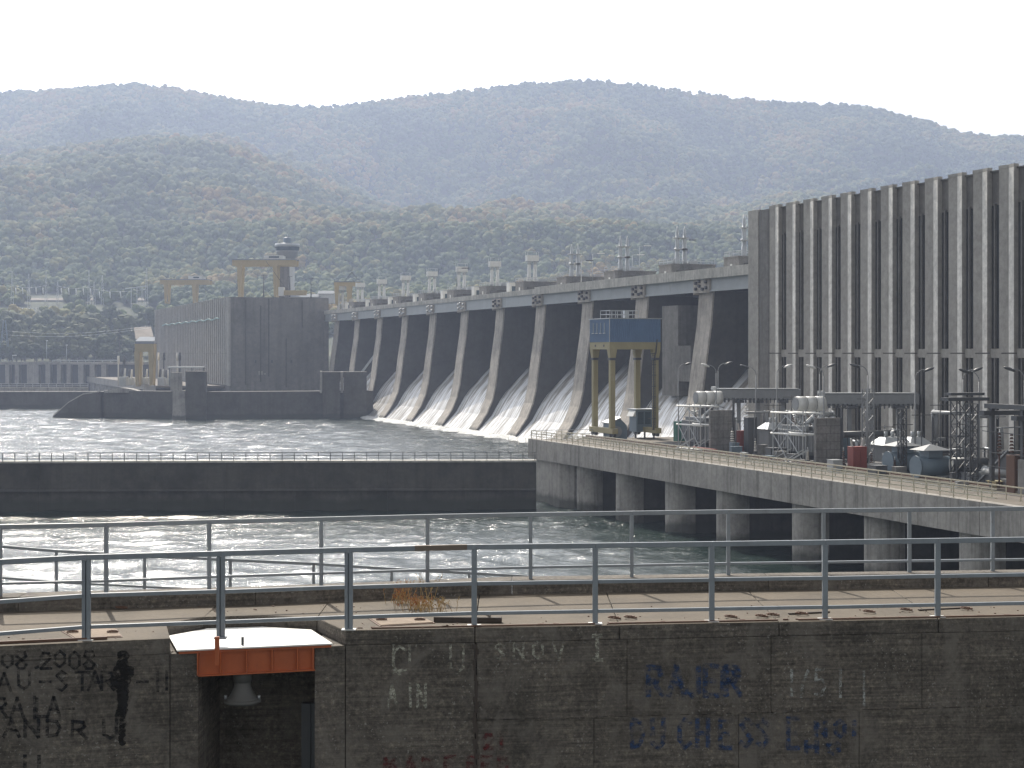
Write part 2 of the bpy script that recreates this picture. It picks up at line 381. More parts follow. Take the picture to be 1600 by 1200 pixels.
    g.links.new(iop.outputs[0], go.inputs[0])
    md = o.modifiers.new('scatter', 'NODES'); md.node_group = g
build_forest()

# ================================================================== WATER
def wave_patch(x0, x1, y0, y1, res, amp, seed, lf=7):
    rg = np.random.default_rng(seed)
    nx, ny = int((x1 - x0) / res), int((y1 - y0) / res)
    gx, gy = np.meshgrid(np.linspace(x0, x1, nx), np.linspace(y0, y1, ny)); z = np.zeros_like(gx)
    wx = gx + 2.5 * np.sin(gy * 0.11 + 1) + 1.5 * np.sin(gx * 0.17 + gy * 0.07); wy = gy + 2.5 * np.sin(gx * 0.09) + 1.3 * np.sin(gy * 0.21 + gx * .05)
    for i in range(46):
        L = res * 3.2 * (1.0 + lf * rg.random() ** 1.6); a = rg.uniform(0, 2 * math.pi) if i % 3 else rg.normal(1.2, 0.5); k = 2 * math.pi / L
        z += (L / 9.0) * np.sin(k * (wx * math.cos(a) + wy * math.sin(a)) + rg.uniform(0, 6.28)) * (0.6 + 0.4 * np.sin(gx * rg.uniform(.02, .06) + gy * rg.uniform(.02, .06) + rg.uniform(0, 6)))
    z *= amp / z.std()
    v = np.stack([gx.ravel(), gy.ravel(), z.ravel()], 1)
    idx = np.arange(nx * ny).reshape(ny, nx)
    f = np.stack([idx[:-1, :-1].ravel(), idx[:-1, 1:].ravel(), idx[1:, 1:].ravel(), idx[1:, :-1].ravel()], 1)
    return v, f
def water_mat():
    m, t, p = new_mat('river_water')
    v = position(t, (1, 1, 1)); vs = position(t, (0.35, 1.0, 1))
    n = ntex(t, v, 0.06, 4, 0.6, 1.0)
    c = ramp(t, n, [(0.3, (0.012, 0.024, 0.022)), (0.7, (0.02, 0.036, 0.031))])
    # thin lines of foam drifting on the current
    fo = ntex(t, vs, 0.25, 8, 0.72, 1.5); fm = ramp(t, fo, [(0.70, g3(0)), (0.80, g3(0.4))])
    c = mixc(t, fm, c, (0.45, 0.47, 0.45))
    t.links.new(c, p.inputs['Base Color']); p.inputs['Roughness'].default_value = 0.14; p.inputs['IOR'].default_value = 1.33
    b = N(t, 'ShaderNodeBump'); b.inputs['Strength'].default_value = 1.0; b.inputs['Distance'].default_value = 0.14
    f1 = ntex(t, position(t, (0.7, 1.0, 1)), 2.0, 5, 0.55, 0.6); t.links.new(f1, b.inputs['Height']); t.links.new(b.outputs[0], p.inputs['Normal'])
    return m
M['water'] = water_mat()
b = MB()
for x0, x1, y0, y1, res, amp, sd_, lf in ((-95, 110, 118, 236, 0.42, 0.09, 1, 6), (-230, 60, 236, 660, 1.0, 0.10, 2, 2.5)):
    v, f = wave_patch(x0, x1, y0, y1, res, amp, sd_, lf); b.add(v.tolist(), f.tolist(), True)
for x0, x1, y0, y1 in ((-2500, 2500, -400, 118), (-2500, -95, 118, 236), (110, 2500, 118, 236), (-2500, -230, 236, 660), (60, 2500, 236, 660), (-2500, 2500, 660, 900)):
    b.add([(x0, y0, -.02), (x1, y0, -.02), (x1, y1, -.02), (x0, y1, -.02)], [(0, 1, 2, 3)])
tag(b.build('water', M['water']), kind='structure')
tag(MB().box(-2600, 2600, -450, 905, -6.5, -6).build('river_bed', M['wetwall']), kind='structure')

# ================================================================== DAM
D0, PA0, PS = 142.0, 611.3, 31.06
GB, GM, GT = EYE + 11.83, EYE + 14.4, EYE + 15.66       # girder bottom, girder top, deck top
dam = dthing('spillway_dam', 'row of curved concrete spillway piers under a steel girder bridge with white chutes', 'dam', D0, 0, 0)
PROF = [(0, GB), (-.5, 26), (-1.5, 19.1), (-2.4, 12), (-3.2, 8.5), (-4.7, 5), (-7.1, 1.5), (-9.4, -2)]
def pier_mesh():
    b = MB(); pr = [(12, -3)] + [(12, GB)] + PROF + [(-10, -3)]
    b.extrude(pr, 'y', -3.09, 3.09); return b
def pier_side_mesh():  # thin dark skins that paint the bay shade onto the pier sides
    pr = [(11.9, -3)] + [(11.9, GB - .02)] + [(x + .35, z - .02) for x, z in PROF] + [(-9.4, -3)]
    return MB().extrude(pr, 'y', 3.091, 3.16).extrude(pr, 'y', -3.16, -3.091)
pier0 = None
for k in range(12):
    loc = (0, PA0 - PS * k, 0)
    if not pier0: pier0 = pier_mesh().build('pier', M['pier'], dam, loc); pside = pier_side_mesh().build('pier_side_shade', M['dam_dark'], pier0)
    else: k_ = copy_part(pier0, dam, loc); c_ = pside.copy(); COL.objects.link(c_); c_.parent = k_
def chute_mat():
    m, t, p = new_mat('chute_water')
    v = position(t, (0.12, 0.9, 0.12), obj=True); n = ntex(t, v, 1.0, 8, 0.62)
    v2 = position(t, (0.02, 0.28, 0.02), obj=True); n2 = ntex(t, v2, 1.0, 3, 0.5)
    c = ramp(t, n, [(0.38, (0.22, 0.19, 0.15)), (0.46, (0.50, 0.48, 0.45)), (0.55, (0.86, 0.87, 0.88))])
    c = mixc(t, ramp(t, n2, [(0.34, g3(1)), (0.42, g3(0))]), c, (0.26, 0.22, 0.17))
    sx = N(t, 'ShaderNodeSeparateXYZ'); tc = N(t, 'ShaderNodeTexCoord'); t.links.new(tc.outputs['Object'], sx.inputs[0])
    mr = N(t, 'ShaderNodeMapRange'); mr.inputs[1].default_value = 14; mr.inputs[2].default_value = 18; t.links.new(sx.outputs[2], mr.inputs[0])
    c = mixc(t, mr.outputs[0], c, (0.07, 0.072, 0.07))  # upper chute darkened in its colour to deepen the shade between piers
    t.links.new(c, p.inputs['Base Color']); p.inputs['Roughness'].default_value = 0.32
    b = N(t, 'ShaderNodeBump'); b.inputs['Strength'].default_value = 0.5; b.inputs['Distance'].default_value = 0.3
    t.links.new(n, b.inputs['Height']); t.links.new(b.outputs[0], p.inputs['Normal']); return m
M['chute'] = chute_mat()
def chute_mesh():
    pr = [(-9.6, -2), (-7.7, 0), (-5.7, 2), (-3.35, 4.5), (-2.2, 6.5), (-1.0, 8.5), (.5, 10.5), (2.9, 13), (6, 16.2), (9.2, 19.6), (12, 21.9)]
    b = MB(); b.extrude(pr + [(12, -3), (-9.6, -3)], 'y', -12.45, 12.45); return b
ch0 = ga0 = None
for k in range(12):
    loc = (0, PA0 - PS * (k + .5), 0)
    if not ch0:
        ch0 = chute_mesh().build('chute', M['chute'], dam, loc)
        g = MB().box(11.5, 13, -12.45, 12.45, 22.01, GB + 2); 
        for zz in np.arange(23.2, GB, 1.7): g.box(11.1, 11.5, -12.4, 12.4, zz, zz + 0.25)
        for yy in np.arange(-10, 11, 4): g.box(10.9, 11.1, yy, yy + 0.3, 22.1, GB)
        ga0 = g.build('gate', M['gate'], dam, loc)
    else: copy_part(ch0, dam, loc); copy_part(ga0, dam, loc)
# foam at the toe of the chutes
fm, t, p = new_mat('toe_foam'); n = ntex(t, position(t, (1, 1, 1)), 1.2, 8, 0.8)
t.links.new(ramp(t, n, [(0.4, (0.35, 0.36, 0.35)), (0.6, (0.8, 0.8, 0.78))]), p.inputs['Base Color']); p.inputs['Roughness'].default_value = 0.8
b = MB(); rng = random.Random(4); al = list(np.arange(245, 612, 0.9)); vs = []; 
for a in al:
    w1 = 2.2 + 2.0 * noise.noise(Vector((a * .12, 0, 0))) + 1.2 * rng.random(); zt = .35 + .35 * rng.random()
    vs += [(-7.2, a, .02), (-8.0, a, zt + .2), (-8.6 - w1 * .5, a, zt * .7), (-8.6 - w1, a, -.15)]
b.add(vs, [(4 * i + j, 4 * i + 4 + j, 4 * i + 5 + j, 4 * i + 1 + j) for i in range(len(al) - 1) for j in range(3)], False)
tag(b.build('toe_foam', fm, dam), kind='stuff')
# body behind, deck
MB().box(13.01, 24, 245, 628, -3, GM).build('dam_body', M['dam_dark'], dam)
for k in range(-1, 12):
    a1 = min(628, PA0 - PS * k); a0 = PA0 - PS * (k + 1)
    if k == 11: a0 = 245
    b = MB().box(-.5, -.1, a0 + .05, a1 - .05, GB, GM).box(-.75, -.1, a0 + .05, a1 - .05, GB - .12, GB + .1).box(-.75, -.1, a0 + .05, a1 - .05, GM - .15, GM - .01)
    b.box(-.53, -.5, (a0 + a1) / 2 - .1, (a0 + a1) / 2, GB + .1, GM - .15)
    b.build('girder', M['girder'], dam)
    ov = -.9 if a1 > 420 else -1.6; bt = GM + .02 if a1 > 420 else GM - .12
    b = MB().box(ov, 24, a0 + .02, a1 - .02, bt if a1 > 420 else GM + .02, GT)
    if a1 <= 420: b.box(ov, ov + .35, a0 + .02, a1 - .02, GM - .25, GM + .02).box(ov, ov + .3, a0 + .02, a1 - .02, GT, GT + .35)
    b.build('bridge_deck', M['deckedge'], dam)
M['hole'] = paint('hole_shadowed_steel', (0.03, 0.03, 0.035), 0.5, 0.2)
bp0 = None
for k in range(0, 11):
    loc = (0, PA0 - PS * k, 0)
    if not bp0:
        bp0 = MB().box(-1.0, -.5, -3.3, 3.3, GB - .3, GM - .3).box(-1.0, 3.5, 3.3, 3.6, GB - .6, GM - .4).build('bearing_block', M['pier'], dam, loc)
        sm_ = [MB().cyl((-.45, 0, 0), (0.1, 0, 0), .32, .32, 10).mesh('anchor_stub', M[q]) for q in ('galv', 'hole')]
    else:
        copy_part(bp0, dam, loc)
    for yy, zz in ((-2.4, .6), (-2.4, 1.7), (-.9, .4), (0.5, 1.0), (.6, 1.9), (2.1, .5), (2.1, 1.6)):
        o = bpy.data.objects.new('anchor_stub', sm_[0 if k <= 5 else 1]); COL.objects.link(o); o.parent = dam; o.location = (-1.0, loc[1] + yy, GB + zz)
# lighter patched infill and inclined access stair in two of the bays
MB().box(-1.2, 3, PA0 - PS * 9.86, PA0 - PS * 9.60, 15, 22).box(-.2, 9, PA0 - PS * 9.6, PA0 - PS * 9.35, 12, 30).build('repair_wall', M['endwall'], dam)
b = MB(); ys = PA0 - PS * 1.55
b.bar((-7, ys, 8.6), (2.5, ys - 9, 24), .5, .3).bar((-7, ys - 1.4, 8.6), (2.5, ys - 10.4, 24), .5, .3)
for i in range(24): f = i / 24; b.bar((-7 + 9.5 * f, ys - 9 * f, 8.6 + 15.4 * f), (-7 + 9.5 * f, ys - 1.4 - 9 * f, 8.6 + 15.4 * f), .15)
b.build('access_stair', M['galv'], dam)

# machine houses and hoists on the crest
ORD = ['first', 'second', 'third', 'fourth', 'fifth', 'sixth', 'seventh', 'eighth', 'ninth', 'tenth', 'eleventh', 'twelfth', 'thirteenth', 'fourteenth']
def machine_house(k):
    t = dthing('machine_house', f'flat dark machine house on the dam crest, {ORD[k]} from the left end', 'machine house', 147.3, PA0 - PS * k, GT + .003, 'machine houses along the dam crest')
    MB().box(0, 10, -3.2, 3.2, 0, 2.7).build('wall', M['brick'], t)
    MB().box(-.15, 10.15, -3.35, 3.35, 2.7, 2.95).build('roof', M['brick'], t)
    MB().box(-.04, .0, -.5, .4, 0.05, 1.5).build('door', M['white'], t)
    b = MB()
    for x in (0.1, 3.3, 6.6, 9.9): b.bar((x, -3.2, 2.95), (x, -3.2, 3.95), .08); b.bar((x, 3.2, 2.95), (x, 3.2, 3.95), .08)
    for y in (-1, 1): b.bar((.1, y, 2.95), (.1, y, 3.95), .08)
    for z in (3.45, 3.95):
        for y in (-3.2, 3.2): b.bar((.1, y, z), (9.9, y, z), .09)
        b.bar((.1, -3.2, z), (.1, 3.2, z), .09)
    b.build('roof_railing', M['galv'], t)
    rg = random.Random(k); b = MB()
    for i in range(5):
        x = rg.uniform(2, 9); y = rg.uniform(-2.4, 2.4); b.cyl((x, y, 2.95), (x, y, 3.3 + rg.random()), rg.uniform(.2, .5), None, 8)
    b.box(5, 7, -1, 1, 2.95, 3.8).build('vent', M['galv'], t)
    MB().box(10.15, 14, -2.9, 2.9, 0, 1.9).box(1, 8, -9.5, -3.4, 0, 1.5).build('low_annex', M['dam_dark'], t)
for k in range(12): machine_house(k)
def hoist(k):
    spire = k >= 7
    n = k + 1
    t = dthing('gate_hoist', (f'pale twin column gate hoist with ' + ('ring collars and pointed tops' if spire else 'a box cap') + f', {ORD[n]} from the left'), 'gate hoist', 150.6, PA0 - PS * k - .6, GT + (2.96 if k >= 0 else 0), 'gate hoists along the dam crest')
    top = EYE + 24.0 - GT - 2.96
    if k < 0: top += 2.96
    for s in (-1, 1):
        c = (s * .85, 0, 0)
        o = MB().lathe(c, [(.5, 0), (.5, top * .35), (.42, top * .36), (.42, top)], 14).build('column', M['white'] if not spire else M['galv'], t)
        if spire:
            MB().lathe(c, [(0.1, top), (.95, top + .02), (.95, top + .25), (.35, top + .3), (.35, top + 1.3), (.05, top + 2.6), (0, top + 2.6)], 14).build('collar', M['galv'], t)
            MB().lathe(c, [(.5, top * .55), (.72, top * .56), (.72, top * .62), (.5, top * .63)], 14).build('ring', M['darkgrey'] if s > 0 else M['galv'], t)
        else:
            MB().lathe(c, [(.43, top - .9), (.6, top - .5), (.6, top - .01), (.1, top)], 10).build('bracket', M['galv'], t)
    if not spire:
        MB().box(-1.6, 1.6, -.9, .9, top + .01, top + 1.5).build('cap', M['white'], t)
        b = MB()
        for y in (-1.5, 1.5): b.bar((y, -.85, top + 1.5), (y, -.85, top + 2.4), .1); b.bar((y, .85, top + 1.5), (y, .85, top + 2.4), .1)
        b.bar((-1.5, -.85, top + 2.4), (1.5, -.85, top + 2.4), .1); b.build('cap_railing', M['galv'], t)
    b = MB().bar((0.55, 0, 0), (.55, 0, top), .1).bar((.55, .3, 0), (.55, .3, top), .1)
    for z in np.arange(.3, top, .6): b.bar((.55, 0, z), (.55, .3, z), .06)
    b.build('ladder', M['galv'], t)
for k in range(-1, 11): hoist(k)
for k in range(-1, 6):
    t = dthing('crest_kiosk', f'small white kiosk on the dam crest right of the {ORD[k + 1]} gate hoist from left', 'kiosk', 148.2, PA0 - PS * (k + .62), GT + .003, 'white kiosks along the dam crest')
    MB().box(0, 3, -1.3, 1.3, 0, 3.1).build('wall', M['white'], t)
    MB().box(-.2, 3.2, -1.5, 1.5, 3.1, 3.35).build('roof', M['galv'], t)
    MB().box(.6, 1.8, -1.36, -1.3, .8, 2.2).build('window', M['glass'], t)
for i, (px, py, k) in enumerate(((1013, 385, 0), (940, 397, 0), (1002, 399, 0), (1083, 376, 1), (922, 408, 1), (728, 420, 1))):
    Y = 420 - i * 3; base = Vector((X_of(px - 14, Y), Y, GT + .003)); h = z_of(py, Y) - GT
    t = thing('street_lamp', ['tall street lamp on the dam crest with a bright flat head, between twin columns', 'street lamp on the dam crest beside the long bright strip lamp', 'street lamp with pale strip head left of the tall crest lamp', 'dark street lamp on the dam crest nearest the right power house', 'slender crest lamp near the eighth hoist', 'slim lamp post far left on the dam crest'][i], 'street lamp', base, 0, 'street lamps on the dam crest')
    MB().cyl((0, 0, 0), (0, 0, h), .14, .08, 8).bar((0, 0, h), (1.6, 0, h + .15), .08).build('pole', M['galv'], t)
    MB().box(1.1, 2.9, -.25, .25, h + .05, h + .25).build('lamp_head', M['white'] if k == 0 else M['darkgrey'], t)

# ================================================================== POWER HOUSES
def fin_poly(R, s=1.0):
    return [(R, 0), (R - .58, 0), (R - .41, 1.15), (R - .51, 2.85), (R, 2.85)]
def power_house(name, label, d_face, a_near, a_far, H, first, sp, count, deep, zlow=8.5, lowcut=True):
    t = dthing(name, label, 'power house', d_face, a_near, 0)
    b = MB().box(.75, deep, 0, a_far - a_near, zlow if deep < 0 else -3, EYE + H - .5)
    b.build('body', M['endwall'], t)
    def rel(a): return a - a_near
    # recessed wall strips, mullions, fins in two tiers with an open joint at mid height
    fu = fl = None; mu = None; sp_ = None
    for j in range(count):
        a = rel(first - sp * j); 
        if a < 0.2: break
        if not fu:
            pu = [(x - .0, y) for x, y in fin_poly(.748)]
            fu = MB().prism(pu, EYE + .06, EYE + H - .35).build('facade_fin', M['facade'], t, (0, a, 0))
            cp = MB().prism([(x - (.05 if x < .7 else 0), y + (-.05 if y < 1 else .05 if y > 2.7 else 0)) for x, y in pu], EYE + H - .35, EYE + H).build('fin_cap', M['facade'], t, (0, a, 0))
            fl = MB().prism(pu, zlow + .3, EYE - .06).build('facade_fin', M['facade'], t, (0, a, 0))
            fg = MB()  # added slab whose pale colour stands for the sunlit fin edge
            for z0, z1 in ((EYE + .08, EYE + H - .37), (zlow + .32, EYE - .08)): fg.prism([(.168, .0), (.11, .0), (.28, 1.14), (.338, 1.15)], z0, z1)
            fg = fg.build('fin_sunlit_strip', M['flange'], t, (0, a, 0))
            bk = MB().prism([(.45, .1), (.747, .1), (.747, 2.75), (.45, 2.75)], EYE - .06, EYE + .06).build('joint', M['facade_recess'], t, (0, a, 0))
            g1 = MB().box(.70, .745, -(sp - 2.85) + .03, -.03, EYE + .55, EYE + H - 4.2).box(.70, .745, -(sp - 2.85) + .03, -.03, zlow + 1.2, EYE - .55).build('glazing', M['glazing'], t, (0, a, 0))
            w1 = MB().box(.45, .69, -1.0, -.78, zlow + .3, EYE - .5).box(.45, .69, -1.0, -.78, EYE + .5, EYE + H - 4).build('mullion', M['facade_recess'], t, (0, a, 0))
            s1 = MB().box(.5, .745, -(sp - 2.85) + .03, -.03, EYE - .5, EYE + .5).build('spandrel', M['facade'], t, (0, a, 0))
        else:
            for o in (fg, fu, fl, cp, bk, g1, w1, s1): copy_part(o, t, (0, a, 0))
    return t
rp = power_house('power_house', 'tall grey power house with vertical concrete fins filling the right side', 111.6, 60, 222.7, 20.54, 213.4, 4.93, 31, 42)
MB().prism([(.748, 219.6 - 60), (.2, 219.6 - 60), (.2, 222.7 - 60), (.748, 222.7 - 60)], 8.6, EYE + 20.3).build('corner_panel', M['facade'], rp)
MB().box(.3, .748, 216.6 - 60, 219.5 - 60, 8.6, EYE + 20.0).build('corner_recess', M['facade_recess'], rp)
MB().box(.5, 42.2, 0, 162.9, EYE + 20.04 + .001, EYE + 20.2).build('roof', M['facade_recess'], rp)
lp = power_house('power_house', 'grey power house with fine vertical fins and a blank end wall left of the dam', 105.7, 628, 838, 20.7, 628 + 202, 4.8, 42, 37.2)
MB().prism([(.748, 0), (.0, 0), (.0, 3.0), (.748, 3.0)], 8.6, EYE + 20.6).build('corner_panel', M['facade'], lp)
MB().prism([(.748, 207), (.0, 207), (.0, 210), (.748, 210)], 8.6, EYE + 20.6).build('corner_panel', M['facade'], lp)
MB().box(.5, 37.2, -.1, 210, EYE + 20.2 + .001, EYE + 20.5).build('roof', M['facade_recess'], lp)
b = MB()
for i in range(26):
    a = 20 + i * 6.2; z = EYE + 13 + .35 * math.sin(i * 1.9) 
    b.bar((-.25, a, z), (-.25, a + 6.2, EYE + 13 + .35 * math.sin((i + 1) * 1.9)), .25, .45)
b.build('cable_duct', paint('verdigris_duct', (0.25, 0.42, 0.40), .5, .2), lp)
b = MB()
for x, z0, z1 in ((6, 9, 40), (11.5, 10, 38), (14.5, 12, 40.5), (27, 30, 40), (21, 8, 26)): b.box(x, x + .5, -.12, 0.0, z0, z1)
b.build('drain_streak', M['dam_dark'], lp)
MB().box(15.6, 16.2, -.3, 0, 17, 18).box(22.8, 23.5, -.3, 0, 17, 18).box(9.6, 10.1, -.3, 0, 17, 18).build('scupper', M['hole'], lp)
MB().box(11, 12.6, -.05, 0, 12.6, 14).box(13, 13.7, -.05, 0, 12.7, 13.2).build('notice_patch', M['facade'], lp)
# abutment between the last bay and the right power house
ab = dthing('dam_abutment', 'dark concrete abutment wedged between the last bay and the right power house', 'abutment', 136, 222.8, 0)
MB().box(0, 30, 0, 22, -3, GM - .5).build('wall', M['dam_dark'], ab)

# ================================================================== TAILRACE DECKS
DK, DKB = 8.5, 5.9
def tail_deck(label, a0, a1, piers, prad, seams, far=False):
    t = dthing('tailrace_deck', label, 'deck', 80.1, 0, 0)
    MB().box(1.0, 31.5, a0, a1, DK - .8, DK).build('slab', M['yard'], t)
    rg = random.Random(int(a0)); A = a1; f = []
    ss = [a1] + [s for s in seams if a0 < s < a1] + [a0]
    for s0, s1 in zip(ss[1:], ss[:-1]):
        j = rg.uniform(0, .02)
        MB().box(j, .98, s0 + .03, s1 - .03, DKB + rg.uniform(0, .02), DK + .12).build('fascia_panel', M['fascia'], t)
    pm = None
    for a in piers:
        if pm is None:
            n = 14; poly = [(.6 + prad - prad * math.sin(math.pi * i / n), -prad * math.cos(math.pi * i / n)) for i in range(n + 1)] + [(3.3, prad), (3.3, -prad)]
            pm = MB().prism(poly, -3, DKB - .002).build('deck_pier', M['tailpier'], t, (0, a, 0))
            pq = MB().box(3.301, 15.99, -prad + .25, prad - .25, -3, DKB - .003).build('pier_rear_shade', M['wetwall'], t, (0, a, 0))  # dark tone paints shade on the pier flanks behind the round fronts
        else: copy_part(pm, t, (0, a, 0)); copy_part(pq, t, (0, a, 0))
    MB().box(16, 18, a0, a1, -3, DK - .81).build('draft_wall', M['gate'], t)
    return t
lefts = [902, 963, 1040, 1120, 1238, 1350, 1498, 1660, 1850]
pa = []
for x in lefts: pa.append(a_of(x + 6, 81.9) - 1.9)
seam_px = [844, 866, 891, 905, 919, 947, 973, 1003, 1020, 1036, 1053, 1088, 1112, 1144, 1184, 1205, 1235, 1265, 1299, 1340, 1376, 1405, 1434, 1465, 1497, 1530, 1562, 1595, 1640, 1690, 1750]
rdeck = tail_deck('long concrete deck on round piers running along the right power house', 60, 227.4, pa, 2.0, [a_of(x, 80.1) for x in seam_px])
MB().prism([(.6, 216.5), (.6, 226), (1.6, 227.2), (12, 227.2), (12, 214), (1.8, 214)], -3, DKB - .002).build('corner_pier', M['tailpier'], rdeck)
ldeck = tail_deck('far concrete deck on piers beside the left power house', 640, 940, [655 + 14 * i for i in range(20)], 2.0, [640 + 15 * i for i in range(1, 20)])

def railing(label, pts, posts, heights, post_w, rail_w, mat, hp, group=None, rail_h=None, zoff=0.0, name='railing'):
    """posts at the given points, straight rails between successive points; every rail run and post a part"""
    p0 = Vector(pts[0]); t = thing(name, label, 'railing', p0, 0, group)
    for p in posts:
        q = Vector(p) - p0; MB().box(q.x - post_w / 2, q.x + post_w / 2, q.y - post_w / 2, q.y + post_w / 2, q.z, q.z + hp).build('post', mat, t)
    for h in heights:
        b = MB()
        for u, v in zip(pts[:-1], pts[1:]):
            e = Vector((0, 0, h - (rail_h or rail_w) / 2)); b.bar(Vector(u) - p0 + e, Vector(v) - p0 + e, rail_w, rail_h or rail_w)
        b.build('rail', mat, t)
    return t
ap = np.arange(227, 118, -2.0)
railing('cream painted outer railing along the edge of the right tailrace deck', [DW(80.5, 227.2, DK + .12), DW(80.5, 117, DK + .12)], [DW(80.5, a, DK + .12) for a in ap], (.45, .8, 1.15), .09, .09, M['cream'], 1.15)
railing('second cream railing inside the deck edge, in front of the yard', [DW(84.2, 226.5, DK), DW(84.2, 117, DK)], [DW(84.2, a, DK) for a in ap if a > 118], (.6, 1.15), .08, .10, M['cream'], 1.15)
railing('short railing across the outer end of the right tailrace deck', [DW(80.5, 227.3, DK + .12), DW(92, 227.3, DK + .12)], [DW(80.5 + 2.3 * i, 227.3, DK + .12) for i in range(6)], (.6, 1.15), .07, .07, M['galv'], 1.15)
railing('railing on the landing stage at the corner of the right deck', [DW(79.6, 226.9, 6.6), DW(74.5, 227.9, 6.6)], [DW(79.6 - 1.2 * i, 226.9 + .24 * i, 6.6) for i in range(5)], (.6, 1.15), .06, .06, M['galv'], 2.2)
kb = dthing('crane_track', 'low concrete kerb carrying the gantry crane rail along the right deck', 'crane track', 88.6, 60, DK)
MB().box(-.5, .5, 0, 167, .003, .32).build('kerb', M['yard'], kb); MB().box(-.05, .05, 0, 167, .32, .45).build('crane_rail', M['rust'], kb)

# ================================================================== WALLS IN THE RIVER
def P2(px, py, z): v = on_z(px, py, z); return (v.x, v.y)
tw = thing('tailrace_wall', 'dark low concrete wall crossing the river behind the near water', 'wall', (0, 226, 0))
A_, B_ = Vector((3.2, 226.3, 0)), Vector((-110, 222.5, 0))
dirw = (B_ - A_).normalized(); nw = Vector((-dirw.y, dirw.x, 0)); nw = nw if nw.y > 0 else -nw
TWZ = 6.5
def wpt(s, o, z): v = A_ + dirw * s + nw * o; return Vector((v.x, v.y - 226, z))
L = (B_ - A_).length; s = 0; rg = random.Random(2)
while s < L - 1:
    ln = min(rg.choice([7.5, 9, 12, 15]), L - s); j = rg.uniform(0, .04)
    q = [wpt(s + .012, j, 0), wpt(s + ln - .012, j, 0), wpt(s + ln - .012, .6, 0), wpt(s + .012, .6, 0)]
    MB().prism([(v.x, v.y) for v in q], -3, TWZ - .25).build('wall_panel', M['wetwall'], tw); s += ln
q = [wpt(0, .605, 0), wpt(L, .605, 0), wpt(L, 1.6, 0), wpt(0, 1.6, 0)]
MB().prism([(v.x, v.y) for v in q], -3, TWZ - .26).build('wall_core', M['wetwall'], tw)
q = [wpt(0, -.18, 0), wpt(L, -.18, 0), wpt(L, 1.7, 0), wpt(0, 1.7, 0)]
MB().prism([(v.x, v.y) for v in q], TWZ - .249, TWZ).build('coping', M['deckedge'], tw)
q = [wpt(0, -.5, 0), wpt(L, -.5, 0), wpt(L, -.02, 0), wpt(0, -.02, 0)]
MB().prism([(v.x, v.y) for v in q], 2.6, 2.9, [(wpt(0, -.1, 0).x, wpt(0, -.1, 0).y), (wpt(L, -.1, 0).x, wpt(L, -.1, 0).y), (wpt(L, -.02, 0).x, wpt(L, -.02, 0).y), (wpt(0, -.02, 0).x, wpt(0, -.02, 0).y)]).build('ledge', M['wetwall'], tw)
wp = lambda s, o: wpt(s, o, 0) + Vector((0, 226, TWZ))
railing('thin railing on top of the dark tailrace wall', [wp(0, .1), wp(L, .1)], [wp(.2 + 1.57 * i, .1) for i in range(int(L / 1.57))], (.35, .7, 1.1), .10, .07, M['railing_dark'], 1.1)

dv = thing('divide_wall', 'dark concrete guide wall jutting into the river with a sloping nose', 'wall', (0, 540, 0))
def dprism(name, pts, z0, z1, mat='wetwall'):
    MB().prism([(x, y - 540) for x, y in pts], z0, z1).build(name, M[mat], dv)
xw = lambda px, Y: X_of(px, Y)
dprism('wall_section', [(xw(583, 552), 552), (xw(322.1, 537), 537), (xw(322.1, 543), 543), (xw(575, 562), 562)], -3, 8.5)
dprism('pier_block', [(xw(322, 535), 535), (xw(290, 536), 536), (xw(290, 545), 545), (xw(324, 545), 545)], -3, z_of(580, 540))
dprism('pier_block', [(xw(531, 544), 544), (xw(504, 543), 543), (xw(504, 556), 556), (xw(531, 556), 556)], -3, z_of(581, 547))
dprism('pier_block', [(xw(573, 548), 548), (xw(537, 546.5), 546.5), (xw(537, 560), 560), (xw(573, 560), 560)], -3, z_of(581, 548))
dprism('block_face', [(xw(503, 542.6), 542.6), (xw(500, 542.7), 542.7), (xw(500, 556), 556), (xw(503.5, 556), 556)], 8, z_of(581, 547) + .2, 'tailpier')
dprism('block_face', [(xw(536, 546), 546), (xw(532, 546), 546), (xw(532, 558), 558), (xw(536.5, 558), 558)], 8, z_of(582, 547) + .2, 'tailpier')
dprism('wall_section', [(xw(289.5, 538), 538), (xw(269.6, 539), 539), (xw(269.6, 545), 545), (xw(289.9, 545), 545)], -3, 8.9, 'tailpier')
dprism('wall_section', [(xw(269.5, 540), 540), (xw(162, 552), 552), (xw(162, 558), 558), (xw(269.5, 547), 547)], -3, z_of(611, 545))
dprism('small_hut', [(xw(285, 541), 541), (xw(266, 541), 541), (xw(266, 545), 545), (xw(285, 545), 545)], 8.91, z_of(582, 541), 'tailpier')
b = MB(); Yn = 556; pr = [(xw(161.6, Yn), -3), (xw(161.6, Yn), z_of(612, Yn)), (xw(135, Yn), z_of(616, Yn)), (xw(112, Yn), z_of(629, Yn)), (xw(88, Yn), z_of(650, Yn)), (xw(85, Yn), -3)]
b.extrude([(x, z) for x, z in pr], 'y', 12, 19); b.build('nose', M['wetwall'], dv)
b = MB(); b.extrude([(xw(161.6, Yn), z_of(612, Yn)), (xw(135, Yn), z_of(616, Yn)), (xw(112, Yn), z_of(629, Yn)), (xw(88, Yn), z_of(650, Yn)), (xw(88, Yn), z_of(648, Yn)), (xw(112, Yn), z_of(627, Yn)), (xw(135, Yn), z_of(614, Yn)), (xw(161.6, Yn), z_of(610.5, Yn))], 'y', 11.9, 12.4); b.build('nose_coping', M['deckedge'], dv)
b = MB(); pr = [(xw(160 + 55 * f, 545), z_of(612 - 5.5 * math.sin(math.pi * f), 545)) for f in np.linspace(0, 1, 12)]
